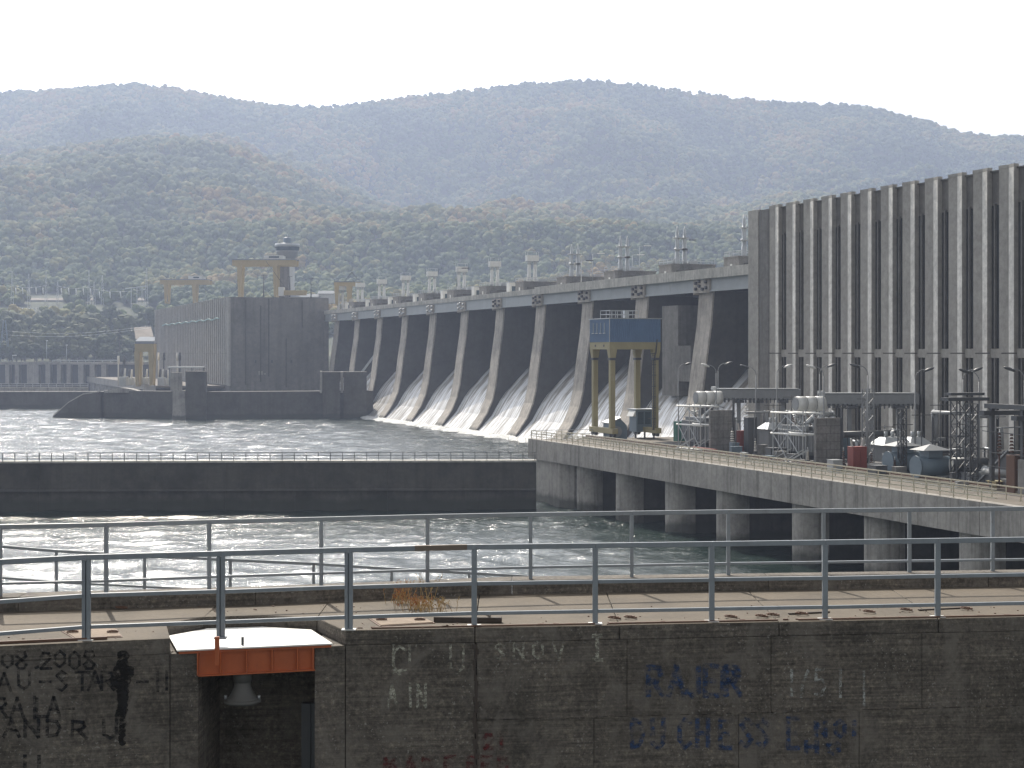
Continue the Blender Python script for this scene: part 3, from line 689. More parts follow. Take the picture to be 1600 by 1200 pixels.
b.extrude(pr + [(pr[-1][0], 8.0), (pr[0][0], 8.0)], 'y', 7.5, 13); b.build('rounded_coping', M['tailpier'], dv)

lw = thing('river_wall', 'low dark wall at the water beyond the guide wall, far left', 'wall', (-220, 640, 0))
MB().box(-120, 220 + xw(166, 640), 0, 3, -3, z_of(612.5, 640)).build('wall', M['wetwall'], lw)
MB().box(-120, 220 + xw(166, 640), -.2, 3.2, z_of(612.5, 640), z_of(611.6, 640)).build('coping', M['deckedge'], lw)
MB().box(xw(166.5, 640) + 220, xw(215, 640) + 220, 6, 9, -3, z_of(608, 646)).build('return_wall', M['wetwall'], lw)
zt = z_of(605, 700); ps = [(X_of(-60, 700) + 3.2 * i, 700, zt) for i in range(60) if X_of(-60, 700) + 3.2 * i < X_of(140, 700)]
rwb = thing('river_wall', 'second low wall carrying a pale railing behind the river wall, far left', 'wall', (ps[0][0], 700, 0))
MB().box(0, ps[-1][0] - ps[0][0], -1, 1, -3, zt - .01).build('wall', M['tailpier'], rwb)
railing('pale railing on the low wall at far left', [ps[0], ps[-1]], ps, (.7, 1.5), .18, .16, M['galv'], 1.5)

lk = thing('lock_structure', 'far concrete lock wall with dark openings between piers at the left bank', 'lock', (-300, 880, 0))
zt = z_of(565, 880)
MB().box(-60, 300 + xw(232, 880), 0, 8, -3, z_of(603, 880) + 1).build('base', M['dam_dark'], lk)
MB().box(-60, 300 + xw(232, 880), 5, 9, 2, zt - 1.5).build('back_wall', M['gate'], lk)
MB().box(-60, 300 + xw(232, 880), -.3, 9, zt - 1.5, zt - .3).build('deck', M['tailpier'], lk)
MB().box(-60, 300 + xw(95, 880), -.6, .2, zt - .3, zt).build('kerb', M['deckedge'], lk)
for px0, px1 in ((8, 14), (23, 29), (42, 60), (71, 78), (89, 95), (104, 110), (122, 130), (140, 148), (158, 166)):
    MB().box(300 + xw(px0, 880), 300 + xw(px1, 880), 0, 4.9, z_of(603, 880) + 1, zt - 1.51).build('pier', M['tailpier'], lk)
rl = railing('long pale pipe rail above the far lock wall', [(X_of(82, 870), 870, z_of(565, 870)), (X_of(186, 870), 870, z_of(565, 870))], [(X_of(82 + 13 * i, 870), 870, z_of(566, 870)) for i in range(9)], (.9,), .3, .5, M['galv'], .9)
# ================================================================== FOREGROUND LOCK WALL
ZD = EYE - 3.92                       # deck level of the lock wall
wallc = concrete('lock_wall_concrete', (0.14, 0.122, 0.10), 0.6, 0.3, 0.9, 16.0, bump=1.0, bdist=0.02, stain=(0.035, 0.033, 0.03))
def finish_wall(m):
    """board marks, pale lime specks and dark damp patches on the cast face"""
    t = m.node_tree; p = t.nodes['Principled BSDF']; old = p.inputs['Base Color'].links[0].from_socket
    v = position(t, (0.5, 0.5, 16)); n = ntex(t, v, 1.6, 6, 0.75)
    c = mixc(t, 1.0, old, ramp(t, n, [(0.35, g3(0.6)), (0.5, g3(1)), (0.68, g3(1.5))]), 'MULTIPLY')
    v = position(t, (1, 1, 1)); sp = ntex(t, v, 26, 2, 0.5); sp2 = ntex(t, v, 1.1, 3, 0.5)
    mu = N(t, 'ShaderNodeMath', operation='MULTIPLY'); t.links.new(ramp(t, sp, [(0.64, g3(0)), (0.69, g3(0.9))]), mu.inputs[0]); t.links.new(ramp(t, sp2, [(0.42, g3(0.05)), (0.6, g3(1))]), mu.inputs[1])
    c = mixc(t, mu.outputs[0], c, (0.30, 0.28, 0.25))
    pa = ntex(t, position(t, (1, 1, 0.7)), 1.7, 7, 0.7, .6)
    c = mixc(t, ramp(t, pa, [(0.50, g3(0)), (0.64, g3(0.7))]), c, (0.19, 0.17, 0.145))
    t.links.new(c, p.inputs['Base Color'])
for n_ in wallc.node_tree.nodes:
    if n_.type == 'VALTORGB' and abs(n_.color_ramp.elements[0].color[0] - .72) < .01: n_.color_ramp.elements[0].color = (.35, .35, .36, 1); n_.color_ramp.elements[-1].color = (2.3, 2.2, 2.0, 1)
finish_wall(wallc); M['lockwall'] = wallc
M['lockdeck'] = concrete('lock_deck_concrete', (0.105, 0.083, 0.057), 0.6, 0.0, 0.9, 14, bump=0.35, bdist=0.01)
def fpx(x, y, z=ZD): v = on_z(x, y, z); return (v.x, v.y)
LF = [(-13.0, 21.3), (-6.84, 23.14), (-4.70, 23.76)]               # front edge, left of the notch
RF = [(-2.36, 24.44), (7.6, 25.70), (16, 26.72)]
NOTCH = [(-4.70, 23.76), (-5.02, 25.08), (-4.58, 25.72), (-3.72, 25.88), (-2.90, 25.62), (-2.66, 25.1), (-2.36, 24.44)]
BK = [(16, 29.9), (4.24, 28.6), (0, 28.15), (-4.0, 26.95), (-7.7, 26.2), (-14, 24.6)]  # foot of the kerb
def yl(pts, x): return float(np.interp(x, [p[0] for p in sorted(pts)], [p[1] for p in sorted(pts)]))
lk2 = thing('lock_wall', 'massive dark concrete lock wall in the foreground with faded painted letters', 'wall', (0, 24, 0))
def lw_part(name, poly, z0, z1, mat, bevel=0):
    o = MB().prism([(x, y - 24) for x, y in poly], z0, z1).build(name, M[mat], lk2, bevel=bevel)
    if mat == 'lockdeck':          # the slab edges take the material of the cast face below them
        o.data.materials.append(M['lockwall'])
        for f in o.data.polygons:
            if abs(f.normal.z) < .5: f.material_index = 1
    return o
FZ = ZD - .21
xj = -0.53                              # the jagged construction joint
# deck slabs (top 0.21 m): left of notch, strip behind it, then bays to the right
def bkline(x0, x1): xs = sorted([x for x, _ in BK if x0 < x < x1] + [x0, x1]); return [(x, yl(BK, x)) for x in xs]
lw_part('deck_slab', LF + NOTCH[1:3] + [(-4.6, yl(BK, -4.6))] + bkline(-14, -4.61)[::-1], FZ, ZD, 'lockdeck', .012)
lw_part('deck_slab', NOTCH[2:5] + [(-2.9, yl(BK, -2.9)), (-4.0, yl(BK, -4)), (-4.58, yl(BK, -4.58))], FZ, ZD - .004, 'lockdeck')
cuts = [-2.36, xj, 1.55, 3.9, 6.3, 9.0, 16]
for i, (x0, x1) in enumerate(zip(cuts[:-1], cuts[1:])):
    e = .006
    fr = [(x0 + e, yl(RF, x0)), (x1 - e, yl(RF, x1))]
    bk = [(x, y) for x, y in bkline(x0 + e, x1 - e)][::-1]
    poly = fr + bk
    if i == 0: poly = fr + bk[:-1] + [(-2.36 - .53, yl(BK, -2.89)), (-2.89, 25.62), (-2.66, 25.1)]
    lw_part('deck_slab', poly, FZ, ZD - .003 * (i % 2), 'lockdeck', .012)
# raised kerb along the far side
kp = BK[::-1]
for x0, x1 in ((-14, -7.5), (-7.5, -4), (-4, 0), (0, 4.24), (4.24, 8), (8, 16)):
    f = [(x0 + .002, yl(BK, x0)), (x1 - .002, yl(BK, x1))]
    lw_part('kerb', f + [(x, y + .5) for x, y in f[::-1]], FZ - .5, ZD + .22, 'lockwall', .015)
# lower wall: body set back, cast panels in front with open joints
NL, NR = -4.33, -2.78
body = [(-13, yl(LF, -13) + .2), (-4.7, 23.96), (NL, yl([LF[2], RF[0]], NL) + .2), (NL, 25.6), (NR, 25.6), (NR, yl([LF[2], RF[0]], NR) + .2), (-2.36, 24.64), (7.6, 25.9), (16, 26.92), (16, 30.3), (4.2, 29.0), (0, 28.6), (-4, 27.4), (-14, 25)]
lw_part('wall_core', body, -2, FZ - .002, 'lockwall')
FL = LF + RF
rgw = random.Random(11)
def panel(x0, x1, z0, z1):
    j = rgw.uniform(-.003, .004); xs = sorted([x for x, _ in FL if x0 < x < x1] + [x0 + .003, x1 - .003])
    f = [(x, yl(FL, x) - j) for x in xs]; lw_part('wall_panel', f + [(x, y + .19 + j) for x, y in f[::-1]], z0, z1, 'lockwall', .006)
ZJ = EYE - (1118 - 552) / F * 25.0
for x0, x1 in ((-13, -8), (-8, -4.705), (-4.7, NL)): panel(x0, x1, -2, FZ - .004)
panel(NR, -2.36, -2, FZ - .004); panel(-2.355, xj, -2, FZ - .004)
for x0, x1 in ((xj + .025, 1.66), (1.66, 3.78), (3.78, 6.05), (6.05, 9.2), (9.2, 16)): panel(x0, x1, ZJ + .004, FZ - .004)
for x0, x1 in ((xj + .025, 1.18), (1.18, 3.3), (3.3, 5.1), (5.1, 8.0), (8.0, 16)): panel(x0, x1, -2, ZJ - .004)
# crumbled edges of the joint and of the horizontal day joint
b = MB(); 
for i in range(26):
    z = FZ - .05 - i * .075; x = xj + .012 + rgw.uniform(-.02, .02); s = rgw.uniform(.012, .035); y = yl(FL, x)
    b.box(x - s, x + s, y - 24 - .012, y - 24 + .05, z - .045, z + .03)
tag(b.build('joint_rubble', M['timber'], lk2), kind='stuff')
b = MB()
for i in range(150):
    x = rgw.uniform(xj, 8); z = ZJ + rgw.uniform(-.02, .02); s = rgw.uniform(.01, .05); y = yl(FL, x)
    b.box(x - s, x + s, y - 24 - rgw.uniform(.004, .02), y - 24 + .03, z - s * .35, z + s * .35)
tag(b.build('day_joint_crumbs', M['lockwall'], lk2), kind='stuff')
# niche behind: guide posts and back wall pieces
for px, w_ in ((322, .10), (478, .13), (489, .05)):
    x = X_of(px, 24.9); lw_part('guide_post', [(x - w_ / 2, 24.9), (x + w_ / 2, 24.9), (x + w_ / 2, 25.05), (x - w_ / 2, 25.05)], 6, EYE - 5.05, 'darkgrey')
# steel angle strip set into the right niche edge, bolts and eyes on the deck
def on_deck(x, y): v = on_z(x, y, ZD); return v.x, v.y - 24
for i, (x, y, rr) in enumerate(((190, 952, 0), (1190, 965, 0), (1142, 966, 0), (1208, 963, 0), (960, 968, 0), (985, 967, 0), (1416, 955, 0), (1510, 953, 0), (1358, 958, 0), (1253, 961, 0))):
    cx, cy = on_deck(x, y); b = MB(); r0 = .09; n = 10; z = ZD + .018
    pts = [(cx + r0 * math.cos(6.283 * k / n), cy + r0 * .8 * math.sin(6.283 * k / n), z + .02 * abs(math.sin(3.14 * k / n))) for k in range(n + 1)]
    b.tube(pts, .012, 5); b.build('lifting_ring', M['rust'], lk2)
# white base plates and rusty anchor line along the edge
b = MB()
for i in range(60):
    x = -2.2 + i * .2 + rgw.uniform(-.05, .05); y = yl(RF, x) + .17 + rgw.uniform(-.02, .02) - 24
    b.box(x - rgw.uniform(.02, .06), x + rgw.uniform(.02, .06), y - .012, y + .012, ZD, ZD + rgw.uniform(.008, .02))
for i in range(170):
    x = rgw.uniform(-8, 9); y = (yl(FL, x) if not -4.9 < x < -2.3 else 26) + abs(rgw.gauss(0, .8)) + .03 - 24
    if y + 24 > yl(BK, x) - .05: continue
    s = rgw.uniform(.004, .013); b.box(x - s, x + s, y - s, y + s, ZD, ZD + s)
tag(b.build('grit', M['rust'], lk2), kind='stuff')
# low steel edge angle along the right part
b = MB()
for x0, x1 in ((-1.0, 1.2), (1.4, 3.9), (4.2, 8.5)): b.bar((x0, yl(RF, x0) + .1 - 24, ZD + .012), (x1, yl(RF, x1) + .1 - 24, ZD + .012), .03, .02)
b.bar((-8, yl(LF, -8) + .18 - 24, ZD + .02), (-5.55, yl(LF, -5.55) + .18 - 24, ZD + .02), .04, .035)
b.bar((-.9, yl(RF, -.9) + .1 - 24, ZD + .012), (-2.0, yl(RF, -2.0) + .1 - 24, ZD + .012), .03, .02)
tag(b.build('edge_angle', M['rust'], lk2), kind='stuff')

def cover(px_poly, label):
    P = [fpx(x, y) for x, y in px_poly]; c = (sum(p[0] for p in P) / 4, sum(p[1] for p in P) / 4)
    t = thing('hatch_cover', label, 'hatch cover', (c[0], c[1], ZD), 0)
    q = [(x - c[0], y - c[1]) for x, y in P]; MB().prism(q, .003, .02).build('plate', M['lockdeck2'], t, bevel=.004)
    qo = [(x * 1.06, y * 1.08) for x, y in q]; MB().prism(qo, -.001, .010).build('frame', M['rust'], t)
    for s in (-.28, .28):
        n = 10; pts = [(s + .075 * math.cos(6.283 * k / n), .06 * math.sin(6.283 * k / n), .035) for k in range(n + 1)]
        MB().tube(pts, .011, 5).build('handle', M['rust'], t)
M['lockdeck2'] = concrete('cover_concrete', (0.25, 0.19, 0.14), 0.75, 0.0, 1.5, 14)
cover([(92, 983.5), (118, 998.5), (189, 995.5), (180, 984)], 'square hatch cover with two ring handles behind the second thick rail post')
cover([(577, 967), (595, 978.5), (677, 974), (655, 964)], 'hatch cover with two ring handles right of the orange beam, by dry weeds')

# paint on the wall: strokes lying 2 mm off the panels
G = {'0': [[(.5, 0), (.1, .25), (.1, .75), (.5, 1), (.9, .75), (.9, .25), (.5, 0)]], 'O': [[(.5, 0), (.08, .25), (.08, .75), (.5, 1), (.92, .75), (.92, .25), (.5, 0)]],
 '8': [[(.5, .52), (.12, .72), (.25, .97), (.75, .97), (.88, .72), (.5, .52), (.08, .25), (.25, .02), (.75, .02), (.92, .25), (.5, .52)]],
 '2': [[(.1, .75), (.3, 1), (.75, .97), (.88, .7), (.1, 0), (.95, .02)]], '.': [[(.3, .02), (.5, .08)]], '-': [[(.1, .5), (.9, .5)]],
 'A': [[(0, 0), (.5, 1), (1, 0)], [(.22, .4), (.78, .4)]], 'U': [[(.08, 1), (.1, .2), (.5, 0), (.9, .2), (.92, 1)]], 'S': [[(.9, .82), (.5, 1), (.12, .78), (.5, .52), (.9, .25), (.5, 0), (.08, .15)]],
 'T': [[(0, 1), (1, 1)], [(.5, 1), (.5, 0)]], 'R': [[(.05, 0), (.05, 1), (.75, .95), (.85, .7), (.6, .5), (.05, .48)], [(.4, .48), (.95, 0)]], 'I': [[(.5, 0), (.5, 1)]],
 'i': [[(.5, 0), (.5, 1)], [(.15, 1), (.85, 1)], [(.1, 0), (.9, 0)]], 'K': [[(.08, 0), (.08, 1)], [(.9, 1), (.1, .45), (.95, 0)]], 'L': [[(.08, 1), (.08, 0), (.9, .02)]],
'M': [[(.05, 0), (.1, 1), (.5, .4), (.9, 1), (.95, 0)]], 'N': [[(.05, 0), (.05, 1), (.92, 0), (.92, 1)]], 'D': [[(.08, 0), (.08, 1), (.7, .9), (.92, .5), (.7, .1), (.08, 0)]], 'V': [[(0, 1), (.5, 0), (1, 1)]], 'E': [[(.9, 1), (.08, 1), (.08, 0), (.9, 0)], [(.08, .5), (.7, .5)]],
 'C': [[(.9, .85), (.5, 1), (.1, .72), (.1, .28), (.5, 0), (.92, .15)]], 'H': [[(.08, 0), (.08, 1)], [(.92, 0), (.92, 1)], [(.08, .5), (.92, .5)]], 'J': [[(.8, 1), (.8, .15), (.4, 0), (.1, .2)]],
 '5': [[(.85, 1), (.2, .98), (.15, .58), (.7, .6), (.9, .3), (.6, .02), (.1, .08)]], '/': [[(.7, 1), (.25, .5), (.1, 0)]], 'P': [[(.05, 0), (.05, 1), (.75, .95), (.85, .7), (.6, .5), (.05, .48)]], 'F': [[(.9, 1), (.08, 1), (.08, 0)], [(.08, .5), (.7, .5)]], ' ': []}
def faded(name, col, lo, hi, sc=9.0):
    m, t, p = new_mat(name); p.inputs['Base Color'].default_value = (*col, 1); p.inputs['Roughness'].default_value = .9
    n = ntex(t, position(t, (1, 1, 1.6)), sc, 7, 0.75); r = ramp(t, n, [(lo, g3(0)), (hi, g3(1))]); t.links.new(r, p.inputs['Alpha']); return m
FAD = {'black': faded('faded_black_paint', (0.012, 0.013, 0.016), .38, .62), 'cream': faded('faded_cream_paint', (0.50, 0.49, 0.40), .42, .64), 'blue': faded('faded_blue_paint', (0.035, 0.07, 0.16), .43, .62),
       'red': faded('faded_red_paint', (0.15, 0.03, 0.03), .44, .64), 'pale': faded('faded_pale_paint', (0.42, 0.43, 0.40), .42, .64), 'tar': faded('tar_paint', (0.010, 0.009, 0.008), .36, .56, 6)}
def wall_hit(px, py, off=.002):
    t = (px - 800) / F
    for (x0, y0), (x1, y1) in zip(FL[:-1], FL[1:]):
        den = (x1 - x0) - t * (y1 - y0); s = (t * y0 - x0) / den
        if -1e-6 <= s <= 1.000001: Y = y0 + s * (y1 - y0); break
    Y2 = Y - off - .008; return (t * Y2, Y2 - 24, z_of(py, Y2))
def strokes(name, polys, w_, mat):
    b = MB()
    for pl in polys:
        for (x0, y0), (x1, y1) in zip(pl[:-1], pl[1:]):
            dx, dy = x1 - x0, y1 - y0; l = math.hypot(dx, dy) or 1; nx, ny = -dy / l * w_ / 2, dx / l * w_ / 2; ex, ey = dx / l * w_ * .35, dy / l * w_ * .35
            q = [wall_hit(x, y) for x, y in ((x0 - ex + nx, y0 - ey + ny), (x0 - ex - nx, y0 - ey - ny), (x1 + ex - nx, y1 + ey - ny), (x1 + ex + nx, y1 + ey + ny))]
            b.add(q, [(0, 1, 2, 3)])
    return b.build(name, FAD[mat], lk2)
def word(txt, xs, y0, y1, wch, w_, mat, seed=0):
    """each letter starts at its own x; y0 top, y1 foot"""
    r = random.Random(seed)
    for ch, x in zip(txt, xs):
        if ch == ' ': continue
        a, c = r.uniform(-2, 2), r.uniform(-2, 2)
        strokes('painted_letter', [[(x + u * wch, y1 + a + (y0 + c - y1 - a) * v) for u, v in pl] for pl in G[ch]], w_, mat)
word('08.2008.', (2, 24, 50, 62, 84, 107, 130, 156), 1019, 1044, 19, 4.5, 'black', 1)
word('AU-STAR-II', (-4, 27, 60, 86, 118, 138, 158, 212, 236, 250), 1050, 1078, 21, 4.5, 'black', 2)
word('RAILA-', (-8, 17, 44, 56, 74, 97), 1090, 1122, 20, 5, 'black', 3)
word('ANDRU', (6, 38, 72, 112, 160), 1126, 1152, 24, 5.5, 'black', 4)
word('II', (30, 52), 1180, 1204, 18, 6, 'black', 5)
rt = random.Random(5); b = MB()
for x0, y0, x1, y1, r_ in ((192, 1024, 192, 1046, 10), (182, 1046, 180, 1078, 7), (203, 1046, 203, 1058, 7), (192, 1046, 191, 1085, 11), (191, 1085, 190, 1122, 10), (193, 1120, 189, 1165, 6)):
    n_ = max(3, int(math.hypot(x1 - x0, y1 - y0) / 4))
    for i in range(n_):
        f = i / n_; cx, cy = x0 + (x1 - x0) * f + rt.uniform(-2, 2), y0 + (y1 - y0) * f; rr = r_ * rt.uniform(.75, 1.1)
        q = [wall_hit(cx + rr * rt.uniform(.85, 1.1) * math.cos(a_), cy + rr * .8 * math.sin(a_), .002 + .0002 * i) for a_ in np.linspace(0, 6.283, 11)[:-1]]
        b.add(q, [tuple(range(10))])
b.build('tar_mark', FAD['tar'], lk2)
word('CU', (612, 702), 1008, 1052, 24, 4, 'cream', 6); strokes('painted_letter', [[(615, 1008), (615, 1050)], [(615, 1051), (628, 1047)], [(640, 1008), (640, 1036)]], 4, 'cream')
word('AIN', (606, 634, 652), 1070, 1105, 14, 4.5, 'cream', 7)
word('SNOV', (772, 802, 832, 864), 1004, 1030, 17, 4, 'cream', 8)
word('i', (924,), 994, 1031, 18, 6, 'cream', 9)
word('RAJERP', (1012, 1045, 1072, 1100, 1134, 1128), 1042, 1086, 24, 8, 'blue', 10)
word('DUCHESS E', (986, 1018, 1060, 1088, 1124, 1156, 1182, 0, 1230), 1124, 1168, 20, 7, 'blue', 11)
word('NOI', (1274, 1304, 1326), 1128, 1150, 17, 7, 'blue', 12); word('HO', (1258, 1292), 1158, 1176, 20, 7, 'blue', 13)
word('I/5I', (1228, 1250, 1272, 1304), 1046, 1088, 18, 4.5, 'pale', 14); word('I', (1345,), 1050, 1100, 10, 4, 'pale', 15)
word('2I', (756, 776), 1148, 1170, 15, 6, 'red', 16); word('MADEFED', (600, 632, 660, 694, 730, 752, 778), 1184, 1206, 18, 6, 'red', 17)

# steel bridge plate and beam over the niche
sb = thing('steel_bridge', 'orange steel beam with a white six sided plate spanning the niche in the lock wall', 'footbridge', (-3.6, 24, ZD))
ZP = ZD - .155
pp = [(-4.60, 23.72), (-4.96, 24.95), (-4.50, 25.60), (-3.72, 25.76), (-2.96, 25.5), (-2.52, 24.28)]
MB().prism([(x + 3.6, y - 24) for x, y in pp], -.155 - .022, -.155).build('plate', M['plate'], sb, bevel=.004)
MB().prism([(x + 3.6, y - 24) for x, y in [(-4.575, 23.745), (-4.93, 24.94), (-4.48, 25.57), (-3.72, 25.73), (-2.98, 25.48), (-2.54, 24.3)]], -.155 - .06, -.155 - .023).build('plate_rim', M['orange'], sb)
bx0, by0, bx1, by1 = -4.335 + 3.6, 23.80 + .05 - 24, -2.78 + 3.6, 24.25 + .05 - 24
hb = .30
def on_beam(f): return bx0 + (bx1 - bx0) * f, by0 + (by1 - by0) * f
b = MB(); b.bar((bx0, by0, -.155 - .06 - hb / 2), (bx1, by1, -.155 - .06 - hb / 2), .014, hb); b.build('web', M['orange'], sb)
b = MB(); b.bar((bx0, by0, -.155 - .06 - hb - .008), (bx1, by1, -.155 - .06 - hb - .008), .16, .016); b.build('lower_flange', M['orange'], sb)
for f in (.005, .20, .42, .64, .86, .995):
    x, y = on_beam(f); MB().box(x - .009, x + .009, y - .075, y - .008, -.155 - .06 - hb, -.155 - .061).build('stiffener', M['orange'], sb)
MB().bar((bx0 + .05, by0 + 1.2, -.155 - .06 - hb / 2), (bx1 - .05, by1 + 1.15, -.155 - .06 - hb / 2), .014, hb).build('rear_web', M['orange'], sb)
xb = X_of(342, 23.86) + 3.6; MB().box(xb - .03, xb + .03, -.30, -.26, -.36, .03).build('post_bracket', M['orange'], sb)

# downward horn lamp under the beam
c = Vector((X_of(379, 24.15), 24.15, z_of(1051, 24.15)))
hl = thing('hanging_lamp', 'grey bell shaped lamp hanging in the dark niche under the orange beam', 'lamp', c)
s_ = 24.15 / F
MB().lathe((0, 0, 0), [(.001, 0), (14 * s_, 0), (15 * s_, -2 * s_), (14 * s_, -14 * s_), (.001, -14.1 * s_)], 28).build('housing', M['lampgrey'], hl)
MB().lathe((0, 0, 0), [(13 * s_, -14.2 * s_), (13.5 * s_, -22 * s_), (18 * s_, -32 * s_), (22 * s_, -38 * s_), (27 * s_, -41 * s_), (26 * s_, -41.5 * s_), (10 * s_, -30 * s_)], 32).build('shade', M['lampgrey'], hl)
MB().lathe((0, 0, 0), [(25 * s_, -41 * s_), (28.5 * s_, -42 * s_), (28.5 * s_, -46 * s_), (25 * s_, -48 * s_), (24 * s_, -45 * s_)], 32).build('rim', M['lampgrey'], hl)
for sgn in (-1, 1): MB().cyl((sgn * 26 * s_, -.02, -35 * s_), (sgn * 26 * s_, -.02, -41 * s_), 2.5 * s_, 2 * s_, 8).build('clip', M['galv'], hl)
MB().cyl((0, 0, 0), (0, 0, .5), .02, None, 8).build('hanger', M['darkgrey'], hl)

# ------------------------------------------------------------------ railings on the lock wall
FP = [(-45, 22.9), (135, 23.62), (345, 24.05), (545, 24.50), (741, 24.87), (930, 25.05), (1112, 25.26), (1289, 25.47), (1465, 25.70), (1640, 25.92)]
fr = thing('railing', 'near blue grey steel railing with three rails along the front of the lock wall', 'railing', (0, 24, ZD))
pts = [Vector((X_of(x, y), y - 24, 0)) for x, y in FP]
for i, q in enumerate(pts):
    wd = .115 if i < 4 else .078; z0 = .012 if i != 2 else -.02
    if i < 4:
        b = MB().box(q.x - wd / 2, q.x - .012, q.y - .03, q.y + .03, z0, 1.095).box(q.x + .002, q.x + wd / 2, q.y - .022, q.y + .03, z0, 1.095).box(q.x - .012, q.x + .002, q.y, q.y + .03, z0, 1.09)
    else: b = MB().box(q.x - wd / 2, q.x + wd / 2, q.y - .035, q.y + .035, z0, 1.095)
    po = b.build('post', M['railpaint'], fr, bevel=.005)
    if i == 2: MB().box(q.x - .085, q.x + .085, q.y - .07, q.y + .07, z0 - .03, z0).build('foot_plate', M['railpaint'], fr, bevel=.005)
    else: MB().box(q.x - .10, q.x + .10, q.y - .075, q.y + .075, .0, .012).build('foot_plate', M['white'] if i > 0 else M['railpaint'], fr)
for h, ht, wd in ((1.17, .075, .06), (.635, .055, .05), (.205, .052, .045)):
    for i in range(len(pts) - 1):
        u, v = pts[i].copy(), pts[i + 1].copy(); e = (v - u).normalized() * .0
        if h < 1: e = (v - u).normalized() * (.058 if i < 3 else .04); 
        sag = rgw.uniform(-.006, .006); z = h - ht / 2
        MB().bar(u + e + Vector((0, 0, z + (sag if h < 1 else 0))), v - e * (1 if h < 1 else 0) + Vector((0, 0, z)), wd, ht).build('rail', M['railpaint'], fr, bevel=.006)
xr = X_of(665, 24.7); M['rustpatch'] = paint('rusted_rail', (0.19, 0.15, 0.115), .7, .5, (0.13, 0.07, 0.04), scale=7)
u, v = pts[3], pts[4]; q0 = u.lerp(v, .52); q1 = u.lerp(v, .94)
MB().bar(q0 + Vector((0, -.0015, 1.133)), q1 + Vector((0, -.0015, 1.133)), .0615, .077).build('rusted_sleeve', M['rustpatch'], fr)

FF = [(0, 26.2), (166, 26.6), (327, 27.15), (502, 27.6), (668, 28.0), (829, 28.3), (987, 28.6), (1138, 28.85), (1287, 29.05), (1421, 29.25), (1551, 29.4), (1690, 29.6)]
ZK = ZD + .22
fr2 = thing('railing', 'far two rail steel railing standing on the kerb of the lock wall', 'railing', (0, 28, ZK))
pts = [Vector((X_of(x, y), y - 28, 0)) for x, y in FF]
def kz(q): return 0
for i, q in enumerate(pts):
    yk = yl(BK, q.x) + .2 - 28; q.y = max(q.y, yk - .05) if q.y < yk else min(q.y, yk + .12)
    q.x = X_of(FF[i][0], q.y + 28)
    MB().box(q.x - .03, q.x + .03, q.y - .03, q.y + .03, 0, 1.02).build('post', M['railpaint'], fr2, bevel=.004)
for h, ht in ((1.09, .07), (.21, .04)):
    for i in range(len(pts) - 1):
        MB().bar(pts[i] + Vector((0, 0, h - ht / 2)), pts[i + 1] + Vector((0, 0, h - ht / 2)), .055, ht).build('rail', M['railpaint'], fr2, bevel=.005)
# stair railing beyond the kerb, sloping down to the right
tp = [(-60, 849), (88, 861), (226, 868.5), (360, 875), (490, 881), (612, 889), (733, 895.5), (925, 907)]
sr = thing('railing', 'stair railing sloping down to the right just beyond the kerb', 'railing', (0, 31, ZD - 1))
P_ = [Vector((X_of(x, 31 + i * .12), i * .12, z_of(y, 31 + i * .12) - (ZD - 1))) for i, (x, y) in enumerate(tp)]
for i in range(len(P_) - 1): MB().bar(P_[i], P_[i + 1], .04, .05).build('rail', M['railpaint'], sr); MB().bar(P_[i] - Vector((0, 0, .56)), P_[i + 1] - Vector((0, 0, .56)), .03, .04).build('rail', M['railpaint'], sr)
for q in P_[1:-1]: MB().box(q.x - .025, q.x + .025, q.y - .025, q.y + .025, q.z - 1.3, q.z - .02).build('post', M['railpaint'], sr)
st = thing('side_stair', 'narrow concrete stair dropping behind the lock wall kerb', 'stair', (0, 31, 0))
b = MB()
for i in range(26):
    f = i / 26; q = P_[0].lerp(P_[-1], f); x1 = P_[0].lerp(P_[-1], (i + 1) / 26).x
    MB().box(q.x, x1, -.3, 1.4 + f * .8, ZD - 1 + q.z - 1.55, ZD - 1 + q.z - 1.30).build('tread', M['lockwall'], st)
MB().prism([(P_[0].x, -1.8), (14, -.1), (14, 1.9), (P_[0].x, 1.3)], -2, ZD - 2.6).build('wall', M['lockwall'], st)

